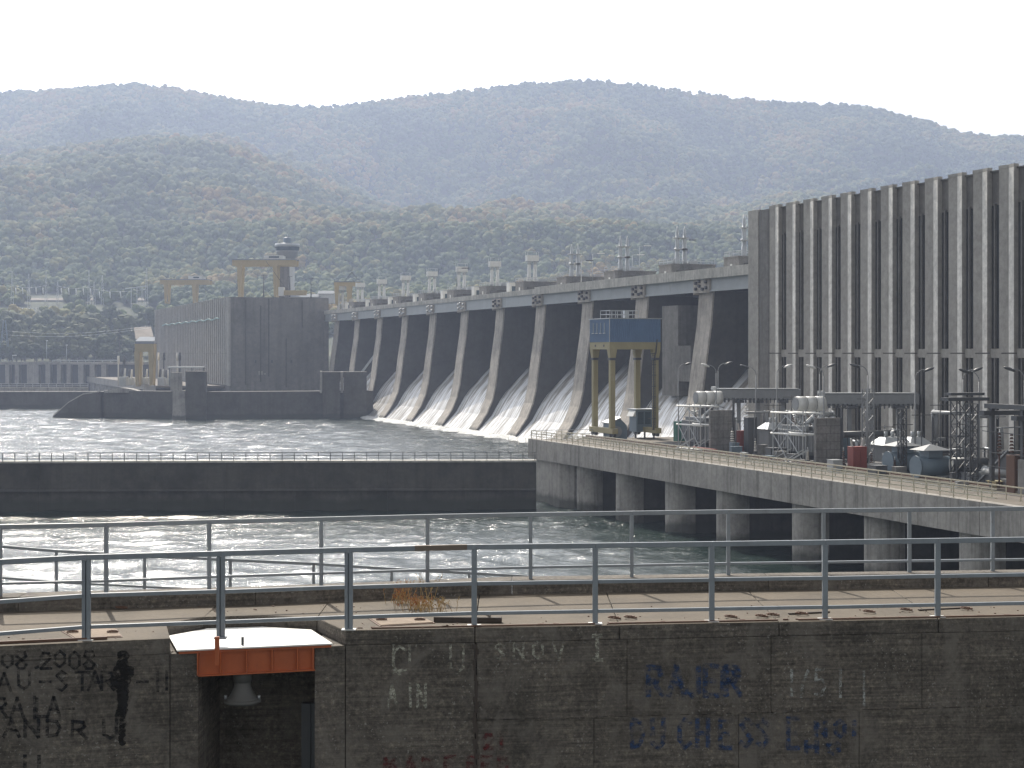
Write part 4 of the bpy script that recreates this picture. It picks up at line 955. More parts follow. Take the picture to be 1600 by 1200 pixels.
# ------------------------------------------------------------------ loose things on the deck
def plank(pts_px, w_, h_, label, name='plank', mat='timber'):
    a_, b_ = [Vector((*fpx(x, y), ZD + h_ / 2 + .002)) for x, y in pts_px]; c = a_.lerp(b_, .5)
    o = MB().bar(a_ - c, b_ - c, w_, h_).build(name, M[mat], None, c, bevel=.004); tag(o, label, 'plank'); return o
plank([(678, 971.5), (784, 972.5)], .10, .075, 'dark weathered timber beam lying on the deck beside a rail post')
plank([(1232, 960), (1296, 957)], .05, .02, 'thin dark strip of timber lying on the right of the deck')
plank([(1435, 954), (1500, 951)], .05, .02, 'short dark timber strip on the deck near the rightmost post')
o = plank([(757, 969.5), (766, 973)], .03, .02, 'short splinter of wood leaning on the dark timber beam'); o.location.z += .085; 
def weeds(name, label, px, py, n, h, spread, cols, seed):
    r = random.Random(seed); c = on_z(px, py, ZD); b = MB(); b2 = MB()
    for i in range(n):
        ang = r.uniform(0, 6.283); l = h * r.uniform(.35, 1.1); lean = r.uniform(.1, .75); base = Vector((r.gauss(0, spread), r.gauss(0, spread * .5), 0))
        tip = base + Vector((math.cos(ang) * l * lean, math.sin(ang) * l * lean, l)); mid = base.lerp(tip, .55) + Vector((0, 0, l * .1))
        b.bar(base, mid, .006, .006).bar(mid, tip, .004, .004)
        for k in range(5):
            q = mid.lerp(tip, k / 4) ; d = Vector((r.uniform(-1, 1), r.uniform(-1, 1), r.uniform(.2, 1))).normalized() * r.uniform(.02, .06); s = Vector((-d.y, d.x, .3)).normalized() * .009
            b2.add([q, q + d * .5 + s, q + d, q + d * .5 - s], [(0, 1, 2, 3)])
    t = thing(name, label, 'weeds', c); b.build('stem', M['straw'], t)['kind'] = 'stuff'; b2.build('leaf', M[cols], t)['kind'] = 'stuff'
M['straw'] = paint('dry_straw', (0.42, 0.29, 0.13), .8, .3, scale=20); M['dryleaf'] = paint('rusty_dry_leaf', (0.40, 0.17, 0.06), .8, .3, scale=20)
weeds('dry_weed', 'rust coloured dry weed clump leaning left by the kerb', 628, 943, 34, .34, .09, 'dryleaf', 1)
weeds('dry_weed', 'lower tan clump of dry weeds in front of the rusty clump', 650, 953, 50, .22, .13, 'dryleaf', 2)
weeds('dry_weed', 'thin straw coloured grass tuft right of the dry weeds', 676, 956, 36, .22, .14, 'straw', 3)
weeds('dry_weed', 'single tall dry stalks beside the weeds at the kerb', 672, 938, 7, .45, .08, 'straw', 4)
# ================================================================== GANTRY CRANE ON THE RIGHT DECK
gc = dthing('gantry_crane', 'tall yellow gantry crane with a blue corrugated cabin standing on the right deck', 'crane', 90.2, 221.2, DK + .45)
zc = lambda z: z - DK - .45
ZB0, ZB1, ZT = zc(EYE + .55), zc(EYE + 1.55), zc(EYE + 4.75)
for dd, aa in ((0, 0), (0, 6.4), (6.5, 0), (6.5, 6.4)):
    MB().box(dd - .36, dd + .36, aa - .36, aa + .36, 1.2, ZB0 - 1.2).build('leg', M['yellow'], gc, bevel=.03)
    MB().box(dd - .46, dd + .46, aa - .46, aa + .46, ZB0 - 1.5, ZB0 - 1.19).build('leg_collar', M['darkgrey'], gc)
    MB().prism([(dd - .4, aa - .4), (dd + .4, aa - .4), (dd + .4, aa + .4), (dd - .4, aa + .4)], ZB0 - 1.18, ZB0, [(dd - .55, aa - .55), (dd + .55, aa - .55), (dd + .55, aa + .55), (dd - .55, aa + .55)]).build('leg_head', M['yellow'], gc)
for dd in (0, 6.5):
    MB().box(dd - .42, dd + .42, -1.2, 7.6, .45, 1.19).build('end_carriage', M['yellow'], gc, bevel=.03)
    for aa in (-.7, .4, 6.0, 7.1): MB().cyl((dd - .2, aa, .33), (dd + .2, aa, .33), .33, None, 16).build('wheel', M['darkgrey'], gc)
MB().box(-.55, 7.05, -.55, -.1, ZB0, ZB1).build('girder', M['yellow'], gc); MB().box(-.55, 7.05, 6.5, 6.95, ZB0, ZB1).build('girder', M['yellow'], gc)
MB().box(-.55, -.1, -.09, 6.49, ZB0, ZB1).build('girder', M['yellow'], gc); MB().box(6.6, 7.05, -.09, 6.49, ZB0, ZB1).build('girder', M['yellow'], gc)
for a in (1.6, 4.8): MB().cyl((-.62, a, ZB0 + .5), (-.54, a, ZB0 + .5), .16, None, 12).build('bolt_cover', M['darkgrey'], gc)
b = MB(); x0, x1, y0, y1 = -.55, 7.05, -.55, 6.95
n = 38; prof = []
def corr(p, q, n, dep):
    p, q = Vector((*p, 0)), Vector((*q, 0)); d = (q - p) / n; nr = Vector((d.y, -d.x, 0)).normalized() * dep; out = []
    for i in range(n): out += [p + d * i, p + d * (i + .35), p + d * (i + .5) + nr, p + d * (i + .85) + nr]
    return [(v.x, v.y) for v in out]
poly = corr((x0, y0), (x1, y0), 26, .07) + corr((x1, y0), (x1, y1), 26, .07) + corr((x1, y1), (x0, y1), 26, .07) + corr((x0, y1), (x0, y0), 26, .07)
MB().prism(poly, ZB1 + .01, ZT).build('cabin_wall', M['blue'], gc)
MB().box(x0 - .15, x1 + .15, y0 - .15, y1 + .15, ZT, ZT + .12).build('cabin_roof', M['galv'], gc)
for a in (1.2, 2.6, 4.0, 5.4): MB().box(x0 - .10, x0 - .075, a - .2, a + .2, ZT - 1.9, ZT - .5).build('louvre', M['bluegrey'], gc); MB().box(x0 - .2, x0 - .07, a - .35, a + .35, ZT - 2.0, ZT - 1.93).build('louvre_sill', M['white'], gc)
for (a, d) in ((y0 - .08, x0 - .08),): MB().box(d - .02, d + .07, a - .02, a + .07, ZB1, ZT).build('corner_trim', M['galv'], gc)
b = MB(); rx0, rx1, ry0, ry1 = .3, 4.6, 1.5, 5.0
for z in (.55, 1.1): b.bar((rx0, ry0, ZT + .12 + z), (rx1, ry0, ZT + .12 + z), .07).bar((rx0, ry1, ZT + .12 + z), (rx1, ry1, ZT + .12 + z), .07).bar((rx0, ry0, ZT + .12 + z), (rx0, ry1, ZT + .12 + z), .07).bar((rx1, ry0, ZT + .12 + z), (rx1, ry1, ZT + .12 + z), .07)
for i in range(6):
    for y in (ry0, ry1): b.bar((rx0 + (rx1 - rx0) * i / 5, y, ZT + .12), (rx0 + (rx1 - rx0) * i / 5, y, ZT + 1.22), .07)
b.build('roof_railing', M['galv'], gc)
MB().box(3.0, 3.6, 2.6, 3.4, ZT + .12, ZT + 1.3).build('winch_head', M['galv'], gc)
b = MB().bar((6.2, -.75, .9), (6.2, -.75, ZB0 - .5), .05).bar((5.7, -.75, .9), (5.7, -.75, ZB0 - .5), .05)
for z in np.arange(1, ZB0 - .6, .33): b.bar((5.7, -.75, z), (6.2, -.75, z), .04)
for z in np.arange(2.5, ZB0 - .5, 1.5): b.bar((5.1, -.75, z), (6.3, -.75, z), .09)
b.build('ladder', M['darkgrey'], gc)
b = MB().tube([(6.0, -.6, .9), (6.0, -.6, ZB0 - 1.5), (6.3, -.7, ZB0 - .4), (6.5, -.65, ZB1 + .4)], .10, 8); b.build('conduit', M['darkgrey'], gc)

# operator cab and machinery boxes standing on the deck between the crane legs
ch = dthing('control_cabin', 'glazed blue grey control cabin between the legs of the blue and yellow crane', 'cabin', 95.3, 225.6, DK)
MB().box(0, 3.4, -1, 1.6, .9, 4.0).build('wall', M['bluegrey'], ch, bevel=.03); MB().box(-.2, 3.6, -1.2, 1.8, 4.0, 4.15).build('roof', M['galv'], ch)
for i in range(3): MB().box(.2 + i * 1.1, 1.1 + i * 1.1, -1.03, -1.003, 2.0, 3.7).build('window', M['glass'], ch)
MB().prism([(-.5, -.9), (-.02, -.9), (-.02, 1.4), (-.5, 1.4)], 3.1, 3.9, [(-.1, -.9), (-.02, -.9), (-.02, 1.4), (-.1, 1.4)]).build('sloping_hood', M['white'], ch)
b = MB(); 
for x in (0.3, 1.7, 3.1): b.bar((x, 0, 0), (x, 0, .9), .2)
b.build('support', M['darkgrey'], ch)['kind'] = 'stuff'
mb_ = dthing('machine_box', 'blue grey machine box with a sloping white lid between the crane legs', 'machine box', 90.6, 224.2, DK)
b = MB(); b.extrude([(0, 0), (2.6, 0), (2.6, 1.9), (1.6, 2.9), (0, 2.2)], 'y', -1.2, 1.2); b.build('body', M['bluegrey'], mb_)
MB().extrude([(-.2, 2.22), (1.7, 3.05), (1.7, 3.13), (-.2, 2.32)], 'y', -1.4, 1.4).build('lid', M['white'], mb_)
MB().cyl((1.0, -1.25, 1.1), (1.0, -1.45, 1.1), .75, .75, 24).build('fan_ring', M['grey'], mb_)

# ================================================================== YARD
def yd(px, d, z=DK): return d, a_of(px, d), z
def lamp_post(px, d, ytop, side, label, bright=True, curved=True):
    a = a_of(px, d); Y = depth(d, a); h = z_of(ytop, Y) - DK
    t = thing('street_lamp', label, 'street lamp', DW(d, a, DK), 0, 'street lamps in the power station yard')
    b = MB(); b.cyl((0, 0, 0), (0, 0, h - 1.2), .11, .065, 8); pts = [(side * 1.6 * (1 - math.cos(x)) * .62, 0, h - 1.2 + 1.0 * math.sin(x)) for x in np.linspace(0, 1.6, 7)]
    b.tube(pts, .05, 6); b.build('pole', M['grey'], t)
    e = pts[-1]; b = MB(); b.lathe((0, 0, 0), [(.01, .14), (.3, .08), (.42, -.02), (.30, -.12), (.01, -.15)], 12)
    o = b.build('lamp_head', M['white'] if bright else M['darkgrey'], t, (e[0] + side * .35, 0, e[2])); o.scale = (1.5, .8, 1.1); o.rotation_euler = (0, -side * .35, 0)
lamp_post(1060, 103, 566, 1, 'thin dark lamp post against the dam, left of the transformers', False)
lamp_post(1119, 95, 568, -1, 'lamp post with a bright white head turned left above the drum', True)
lamp_post(1122, 99, 565, 1, 'curved lamp post with a small dark head beside the bright one', False)
lamp_post(1181, 96, 570, -1, 'dim lamp post in front of the corner panel of the power house', False)
lamp_post(1214, 100, 569, 1, 'lamp post with a small white head in front of the first fins', True)
lamp_post(1287, 93, 570, -1, 'paired lamp post with white head above the second transformer', True)
lamp_post(1281, 100, 568, 1, 'slim lamp post with a dark head beside the pair above second transformer', False)
lamp_post(1356, 94, 568, -1, 'lamp post with a dim head in front of the fourth bay of duct', False)
lamp_post(1430, 95, 574, 1, 'dark lamp post with a head turned right at the end of the duct', False)
lamp_post(1505, 97, 574, 1, 'curved lamp post left of the thick pole', False)
lamp_post(1530, 93, 576, -1, 'thick grey lamp post right of the lattice towers', False)
lamp_post(1601, 95, 573, -1, 'dark lamp post cut by the right edge of the photo', False)

def bushing(b, b2, c, h, lean=(0, 0), r=.16):
    c = Vector(c); tip = c + Vector((lean[0], lean[1], h)); n = 7
    for i in range(n): p = c.lerp(tip, i / n); q = c.lerp(tip, (i + .6) / n); rr = r * (1.25 - .5 * i / n); b.cyl(p, q, rr, rr * .6, 8)
    b2.cyl(tip, tip + (tip - c).normalized() * .3, .06, .05, 6)
def transformer(px, d, label, s=1.0, drum=True):
    a = a_of(px, d); t = thing('transformer', label, 'transformer', DW(d, a, DK), TH, 'transformers in the right yard')
    MB().box(0, 4.5, -3.6, 2.2, .5, 3.6).build('tank', M['grey'], t, bevel=.05)
    MB().box(-.1, 4.6, -3.7, 2.3, 3.6, 3.75).build('lid', M['grey'], t)
    MB().box(.4, 4.1, -3, 1.6, 0, .5).build('base', M['darkgrey'], t)
    rb = None
    for i in range(9):
        if not rb: rb = MB().box(-.75, -.04, 0, .28, .9, 3.3).build('radiator_fin', M['grey'], t, (0, -3.3, 0), bevel=.03)
        else: copy_part(rb, t, (0, -3.3 + i * .6, 0))
    rb2 = None
    for i in range(7):
        if not rb2: rb2 = MB().box(0, .3, -4.5, -3.64, .9, 3.3).build('radiator_fin', M['grey'], t, (.2, 0, 0), bevel=.03)
        else: copy_part(rb2, t, (.2 + i * .6, 0, 0))
    if drum:
        for i in range(3):
            z = 6.25; x = -.2 + i * 1.2
            MB().cyl((x, -1.5, z), (x + 1.1, -1.5, z), .86, None, 24).build('drum', M['white'], t)
        MB().cyl((-.28, -1.5, 6.25), (3.4, -1.5, 6.25), .76, None, 20).build('drum_core', M['grey'], t)
        b = MB().bar((.4, -1.5, 3.7), (.4, -1.5, 5.7), .18).bar((2.9, -1.5, 3.7), (2.9, -1.5, 5.7), .18).bar((.4, -1.5, 3.7), (2.9, -1.5, 5.7), .1); b.build('drum_stand', M['grey'], t)['kind'] = 'stuff'
    r = random.Random(px); b, b2 = MB(), MB()
    for i in range(5): bushing(b, b2, (.8 + i * .75, .6 + .3 * (i % 2), 3.75), 1.3, (-.3, .3))
    b.build('bushing', M['porcelain'] if px % 2 else M['brown'], t)['kind'] = 'stuff'; b2.build('terminal', M['galv'], t)['kind'] = 'stuff'
    b = MB()
    for i in range(7):
        p = Vector((r.uniform(0, 4), r.uniform(-3, 1.5), 3.8)); q = p + Vector((r.uniform(-1.5, .5), r.uniform(-1, 1), r.uniform(.3, 1.4)))
        b.tube([p, p + Vector((0, 0, .8)), q, q + Vector((.7, -.3, -.2))], r.uniform(.05, .12), 7)
    b.build('pipework', M['galv'], t)['kind'] = 'stuff'
    b = MB()
    for i in range(4): x = -.1 + i * .9; b.tube([(x, -3.9, 3.2 - .2 * i), (x - .2, -4.3, 4.1), (x + .5, -4.2, 4.7), (x + 1, -3.6, 4.3)], .2, 10)
    b.build('oil_duct', M['galv'], t)['kind'] = 'stuff'
    return t
transformer(1082, 94.6, 'grey transformer with a bright ribbed drum on top, next to the crane')
transformer(1236, 94.0, 'grey transformer with a bright ribbed drum, before the middle fins')
def scaffold(px, d, w_, label, seed):
    a = a_of(px, d); t = thing('scaffold', label, 'scaffold', DW(d, a, DK), TH, None); r = random.Random(seed)
    for y in (0, -w_ / 2, -w_):
        for x in (0, 2.2): MB().bar((x, y, 0), (x, y, 5.7), .10).build('upright', M['galv'], t)
    for z in (3.0, 5.35):
        for x in (0, 2.2): MB().cyl((x, .5, z), (x, -w_ - .4, z + .05), .11, None, 8).build('ledger', M['white'], t)
        for y in (0, -w_ / 2, -w_): MB().bar((0, y, z), (2.2, y, z), .07).build('transom', M['galv'], t)
    for y0, y1, z0, z1 in ((0, -w_ / 2, .1, 3.0), (-w_ / 2, 0, .2, 3.0), (-w_ / 2, -w_, 3.0, .2), (0, -w_ / 2, 3.1, 5.2), (-w_ * .4, -w_, 5.1, 3.4)):
        MB().bar((-.06, y0, z0), (-.06, y1, z1), .08).build('brace', M['galv'], t)
scaffold(1060, 91.0, 6.6, 'pale tube scaffold in front of the transformer next to the crane', 1)
scaffold(1208, 91.0, 7.0, 'pale tube scaffold in front of the transformer near the middle fins', 2)
def pipes(px, d, label, seed, n=6, red=False):
    a = a_of(px, d); t = thing('pipe_stack', label, 'pipe stack', DW(d, a, DK), TH); r = random.Random(seed)
    for i in range(n): MB().cyl((r.uniform(-.3, 1.2), .4, .14 + .12 * (i % 3)), (r.uniform(-.2, 1.4), -6.2 - r.uniform(0, 1.5), .16 + .12 * (i % 3)), .075, None, 8).build('pipe', M['white'] if i % 3 else M['galv'], t)
    for i in range(5): y = -r.uniform(0, 6.5); MB().bar((-1.0, y + .9, .05), (.9, y - 1.2, 1.7), .09).build('leaning_tube', M['galv'], t)
    MB().box(1.5, 1.9, -6.5, .2, .0, .5).build('skid', M['red'] if red else M['brick'], t)
pipes(1063, 88.4, 'heap of pale tubes on the ground before the left scaffold', 5, 7, True); pipes(1206, 88.6, 'fanned pale tubes on the ground before the right scaffold', 6)
def fire_wall(px, d, w_, h, label):
    a = a_of(px, d); t = thing('fire_wall', label, 'fire wall', DW(d, a, DK), TH, None); r = random.Random(px)
    rows = int(h / .85); bb = None
    for j in range(rows):
        for i in range(2):
            c0 = w_ * (.42 if j % 2 else .58); nm = MB().box(.02 if i == 0 else c0 + .02, c0 - .02 if i == 0 else w_ - .02, r.uniform(-.03, .02), .5, j * .85 + .02, (j + 1) * .85 - .02).build('block', M['brick'], t)
    MB().box(.04, w_ - .04, .03, .47, 0, rows * .85 - .05).build('core', M['darkgrey'], t)
    MB().bar((w_ + .05, -.1, 0), (w_ + .05, -.1, h + 1.0), .22).build('steel_edge', M['darkgrey'], t)
fire_wall(1110, 90.6, 3.0, 5.6, 'blockwork fire wall right of the transformer next to the crane')
fire_wall(1275, 90.2, 3.0, 5.2, 'blockwork fire wall right of the second transformer')
def bus_duct(px0, px1, d, ytop, label):
    a0 = a_of(px0, d); a1 = a_of(px1, d); zt = z_of(ytop, depth(d, (a0 + a1) / 2)) - DK; L_ = a0 - a1
    t = thing('bus_duct', label, 'bus duct', DW(d, a0, DK), TH, 'raised ducts in the right yard')
    for i in range(3): MB().box(i * .9, i * .9 + .7, -L_, 0, zt - 1.35, zt).build('duct', M['grey'], t, bevel=.08)
    MB().box(-.1, 2.6, -L_ - .05, .05, zt + .001, zt + .09).build('cover', M['galv'], t)
    n = max(2, int(L_ / 6))
    for i in range(n):
        y = -L_ * (i + .5) / n
        MB().box(.9, 1.4, y - .25, y + .25, 0, zt - 1.7).build('column', M['grey'], t); MB().box(-.2, 2.7, y - .15, y + .15, zt - 1.7, zt - 1.36).build('bracket', M['darkgrey'], t)
    b = MB(); r = random.Random(px0)
    for i in range(int(L_ / .9)): y = -i * .9 - .4; b.box(-.18, -.02, y, y + r.uniform(.1, .5), zt - 1.5 - r.uniform(0, .3), zt - 1.0)
    b.build('hanger', M['darkgrey'], t)['kind'] = 'stuff'
# these ducts run square to the dam, out from the power house
def bus_duct2(px0, px1, Y, ytop, label):
    x0, x1 = X_of(px0, Y), X_of(px1, Y); zt = z_of(ytop, Y) - DK
    t = thing('bus_duct', label, 'bus duct', (x0, Y, DK), 0, 'raised ducts in the right yard'); L_ = x1 - x0
    for i in range(2): MB().box(0, L_, i * 1.1, i * 1.1 + .9, zt - 1.45, zt).build('duct', M['grey'], t, bevel=.15)
    MB().box(-.05, L_ * .97, -.1, 2.1, zt + .001, zt + .09).build('cover', M['galv'], t)
    for f in (.30, .52, .80): MB().box(L_ * f - .25, L_ * f + .25, .5, 1.0, 0, zt - 1.8).build('column', M['grey'], t); MB().box(L_ * f - .6, L_ * f + .6, -.3, 2.2, zt - 1.8, zt - 1.46).build('bracket', M['darkgrey'], t)
    b = MB(); r = random.Random(px0)
    for i in range(int(L_ / .55)): x = i * .55 + .3; b.box(x, x + r.uniform(.08, .35), -.16, -.02, zt - 1.6 - r.uniform(0, .25), zt - 1.2)
    b.build('hanger', M['darkgrey'], t)['kind'] = 'stuff'
    MB().box(0, .5, -.2, 2.2, zt - 2.4, zt + .3).build('end_flange', M['galv'], t)
bus_duct2(1114, 1252, 226, 608, 'upper left raised grey duct running past the bright drum')
bus_duct2(1282, 1437, 204, 615, 'lower right raised grey duct in front of the middle fins')
def cabinet(px, d, w_, h, label, mat, pins=True, name='cabinet'):
    a = a_of(px, d); t = thing(name, label, 'cabinet', DW(d, a, DK), TH)
    MB().box(0, w_, -1.2, 0, .1, h).build('box', M[mat], t, bevel=.03); MB().box(.1, w_ / 2 - .03, -1.24, -1.203, .3, h - .15).build('door', M[mat], t); MB().box(w_ / 2 + .03, w_ - .1, -1.24, -1.203, .3, h - .15).build('door', M[mat], t)
    if pins:
        b = MB(); b2 = MB()
        for x in (.2, w_ - .2): bushing(b, b2, (x, -.6, h), .9, (.05 if x > .5 else -.15, 0), .14)
        b.build('insulator', M['porcelain'], t)['kind'] = 'stuff'
cabinet(1149, 94, 1.35, 2.6, 'red steel cabinet with white insulators, between the two bright drums', 'red')
cabinet(1324, 90.5, 1.6, 2.4, 'red steel cabinet right of the second blockwork fire wall', 'red')
cabinet(1162, 93, 1.2, 4.4, 'tall dark grey cabinet beside the left red cabinet', 'darkgrey', False)
cabinet(1052, 96.5, 1.8, 2.8, 'green cabinet left of the scaffold next to the crane', 'green', False)
cabinet(1572, 88, 1.2, 3.3, 'rust pink cabinet at the far right of the yard', 'rust', False)
cabinet(1590, 88, 2.0, 3.0, 'wide brownish cabinet cut by the right edge', 'brick', False)
cabinet(1300, 99, 2.0, 3.0, 'blue cabinet standing behind the second fire wall', 'bluegrey', False)
def insul(px, d, h, label, mat='porcelain', base=1.0, r=.28):
    a = a_of(px, d); t = thing('post_insulator', label, 'insulator', DW(d, a, DK), TH)
    MB().box(-.2, .2, -.2, .2, 0, base).build('stand', M['darkgrey'], t)
    b, b2 = MB(), MB(); bushing(b, b2, (0, 0, base), h, (0, 0), r); b.build('sheds', M[mat], t)['kind'] = 'stuff'; b2.build('terminal', M['galv'], t)
insul(1166, 94.5, 2.6, 'tall white post insulator beside the left red cabinet', base=3.1, r=.34); insul(1144, 92, 1.9, 'small white cone insulator left of the red cabinet', base=.9)
for i, (px, d, h) in enumerate(((1345, 92, 1.6), (1362, 92, 1.3), (1380, 90, 1.2), (1398, 90, 1.0), (1180, 92, 1.2), (1318, 90, 1.4), (1262, 90, 1.0))):
    insul(px, d, h, ['brown insulator right of the right red cabinet', 'low insulator in front of the grey roofed tank', 'squat insulator before the blue canopy tank', 'smallest insulator before the canopy tank', 'brown insulator by the tall grey cabinet', 'insulator at the foot of the right fire wall', 'insulator before the right scaffold'][i], 'brown' if i % 2 else 'porcelain', .6, .16)
# sloping roofed housings and tanks with pointed canopies
def housing(px, d, w_, l_, h, label):
    a = a_of(px, d); t = thing('yard_housing', label, 'housing', DW(d, a, DK), TH)
    MB().box(0, w_, -l_, 0, .4, h).build('body', M['grey'], t); b = MB()
    b.add([(-.3, .3, h), (w_ + .3, .3, h), (w_ + .3, -l_ - .3, h), (-.3, -l_ - .3, h), (.5, -.8, h + .8), (w_ - .5, -.8, h + .8), (w_ - .5, -l_ + .8, h + .8), (.5, -l_ + .8, h + .8)], [(0, 1, 5, 4), (1, 2, 6, 5), (2, 3, 7, 6), (3, 0, 4, 7), (4, 5, 6, 7), (3, 2, 1, 0)])
    b.build('roof', M['galv'], t)
    for x in (.9, 1.7, 2.5):
        if x < w_ - .5: MB().cyl((x, -l_ / 2, h + .8), (x, -l_ / 2, h + 1.4), .2, None, 10).build('vent', M['galv'], t)
    MB().cyl((w_ / 2, -l_ - .06, h - .6), (w_ / 2, -l_ - .0, h - .6), .22, None, 12).build('porthole', M['hole'], t)
housing(1186, 99, 2.6, 2.6, 2.6, 'housing with a bright white sloping roof between the two scaffolds')
housing(1362, 97, 3.2, 2.8, 2.2, 'cream hip roofed housing under the right duct'); housing(1405, 100, 2.4, 2.4, 2.2, 'small hip roofed housing right of the cream one')
def canopy_tank(px, d, label):
    a = a_of(px, d); t = thing('canopy_tank', label, 'tank', DW(d, a, DK), TH)
    MB().cyl((-1.5, -.5, 1.3), (1.9, -.5, 1.3), 1.0, None, 20).build('tank', M['bluegrey'], t); MB().cyl((-1.62, -.5, 1.3), (-1.501, -.5, 1.3), 1.08, None, 20).build('end_cap', M['bluegrey'], t)
    MB().box(-1, 1.2, -1.2, .3, 0, .35).build('cradle', M['darkgrey'], t); MB().box(-.6, .9, -1.2, .4, 2.2, 2.9).build('neck', M['bluegrey'], t)
    b = MB(); h = 2.9; b.add([(-1.5, -1.7, h), (1.6, -1.7, h), (1.6, .8, h), (-1.5, .8, h), (.05, -.45, h + .55)], [(0, 1, 4), (1, 2, 4), (2, 3, 4), (3, 0, 4), (3, 2, 1, 0)]); b.build('canopy', M['grey'], t)
canopy_tank(1405, 91.5, 'blue tank under a pointed canopy, left of the pair'); canopy_tank(1449, 90.0, 'blue tank under a pointed canopy, right of the pair')
def lattice(px, d, h, w_, label, mat='darkgrey'):
    a = a_of(px, d); t = thing('lattice_mast', label, 'lattice mast', DW(d, a, DK), TH)
    for x in (0, w_):
        for y in (0, w_): MB().bar((x, y, 0), (x, y, h), .10).build('leg', M[mat], t)
    b = MB(); n = int(h / w_)
    for i in range(n):
        z0, z1 = i * h / n, (i + 1) * h / n; s = i % 2
        for (p, q) in (((0, 0), (w_, 0)), ((w_, 0), (w_, w_)), ((w_, w_), (0, w_)), ((0, w_), (0, 0))):
            b.bar((*p, z0 if s else z1), (*q, z1 if s else z0), .06); b.bar((*p, z1), (*q, z1), .06)
    b.build('bracing', M[mat], t)['kind'] = 'stuff'; return t
t = lattice(1495, 90.5, 7.6, 1.0, 'left dark lattice mast near the thick grey lamp post'); MB().box(-1, 3.4, -.2, 1.2, 7.6, 7.9).box(-.6, 3, 0, 1, 8.1, 8.35).build('top_beam', M['darkgrey'], t)
lattice(1516, 90, 7.4, .8, 'right dark lattice mast beside the thick grey lamp post')
lattice(1408, 90.5, 6.6, .6, 'thin lattice mast in front of the canopy tanks'); lattice(1354, 95, 8.2, .9, 'grey lattice mast left of the cream housing', 'grey')
gf = dthing('switch_gantry', 'dark steel switch gantry with two broad beams at the right edge', 'gantry', 88.5, a_of(1550, 88.5), DK)
for x, y in ((0, 0), (0, -4.5), (0, -9), (4, 0), (4, -4.5)): MB().bar((x, y, 0), (x, y, 7.2), .34).build('column', M['darkgrey'], gf)
MB().box(-.4, .5, -10, .6, 7.2, 7.6).box(3.6, 4.5, -10, .6, 7.6, 8.0).build('beam', M['darkgrey'], gf)
MB().box(-1.0, 6, -.3, .5, 6.6, 7.0).box(-1, 6, -5, -4.2, 6.3, 6.7).build('cross_beam', M['darkgrey'], gf)
b, b2 = MB(), MB()
for i in range(5): bushing(b, b2, (0.05, -1 - i * 1.8, 3.2), 2.0, (0, 0), .2); b.cyl((.05, -1 - i * 1.8, 0), (.05, -1 - i * 1.8, 3.2), .08, None, 6)
b.build('switch_insulator', M['brown'], gf)['kind'] = 'stuff'
for z in (2.2, 3.4, 5.2): MB().bar((-.3, 1, z), (-.3, -9, z - .2), .06).build('cable', M['darkgrey'], gf)
bt = dthing('oil_tank', 'black sloping oil tank with a bright round end at the right of the yard', 'tank', 91, a_of(1490, 91), DK)
MB().cyl((-.2, 0, 1.6), (3, -.8, 1.6), .7, None, 18).build('tank', M['darkgrey'], bt); MB().cyl((-.3, .03, 1.6), (-.2, 0, 1.6), .62, .72, 18).build('end_cap', M['white'], bt); MB().box(.3, 2.6, -1.2, .5, 0, .9).build('cradle', M['darkgrey'], bt)
yp = dthing('yard_skip', 'yellow bin on the ground beside the dark ramp at the right of the yard', 'bin', 88.5, a_of(1545, 88.5), DK)
MB().prism([(0, 0), (1, 0), (1, -1.2), (0, -1.2)], 0, .8, [(-.15, .15), (1.15, .15), (1.15, -1.35), (-.15, -1.35)]).build('bin', M['yellow2'], yp)
MB().box(-.2, 1.2, -1.4, .2, .8, .86).build('rim', M['yellow'], yp)
rp_ = dthing('ramp', 'dark tarpaulin covered ramp between the masts and the gantry', 'ramp', 90.5, a_of(1525, 90.5), DK)
MB().extrude([(0, 0), (-5.0, 0), (-5.0, 3.4), (-4.2, 3.4)], 'x', 0, 2.6).build('ramp_body', M['darkgrey'], rp_); MB().bar((-.1, 0, .1), (-.1, -5, 3.5), .1).build('ramp_edge', M['galv'], rp_)
# low clutter: kerbs, cable ducts, boxes, small lit things that crowd the yard floor
r = random.Random(21)
CN = {'grey': 'grey', 'darkgrey': 'black', 'brick': 'stone coloured', 'bluegrey': 'blue grey', 'galv': 'pale metal', 'rust': 'rusty'}; cnt = {}
NTH = lambda n: ORD[n] if n < 14 else f'{n + 1}th'
for px in sorted(r.uniform(1130, 1600) for _ in range(46)):
    d = r.uniform(87.5, 99); a = a_of(px, d); w_, l_, h = r.uniform(.3, 1.6), r.uniform(.3, 1.8), r.uniform(.25, 1.3)
    o = MB().box(-w_ / 2, w_ / 2, -l_ / 2, l_ / 2, 0, h).box(-w_ / 2 - .04, w_ / 2 + .04, -l_ / 2 - .04, l_ / 2 + .04, h, h + .06).build('equipment_box', M[(mm := r.choice(['grey', 'darkgrey', 'brick', 'bluegrey', 'galv', 'rust', 'darkgrey']))], None, DW(d, a, DK + .002), TH)
    cnt[mm] = cnt.get(mm, -1) + 1; tag(o, f'small {CN[mm]} equipment box on the yard floor, {NTH(cnt[mm])} such from the left', 'box', 'small equipment boxes on the yard floor')
for i in range(16):
    px = 1150 + i * 29; d = 91 + (i * 37 % 9); a = a_of(px, d); o = MB().cyl((0, 0, 0), (0, 0, 4.2 + (i % 4)), .05, None, 6).bar((-1.1, 0, 4 + (i % 4)), (1.1, 0, 4 + (i % 4)), .07).build('cable_pole', M['darkgrey'], None, DW(d, a, DK + .002), TH)
    tag(o, f'thin dark pole with a crossbar among the yard equipment, {NTH(i)} from the left', 'pole', 'thin poles among the yard equipment')
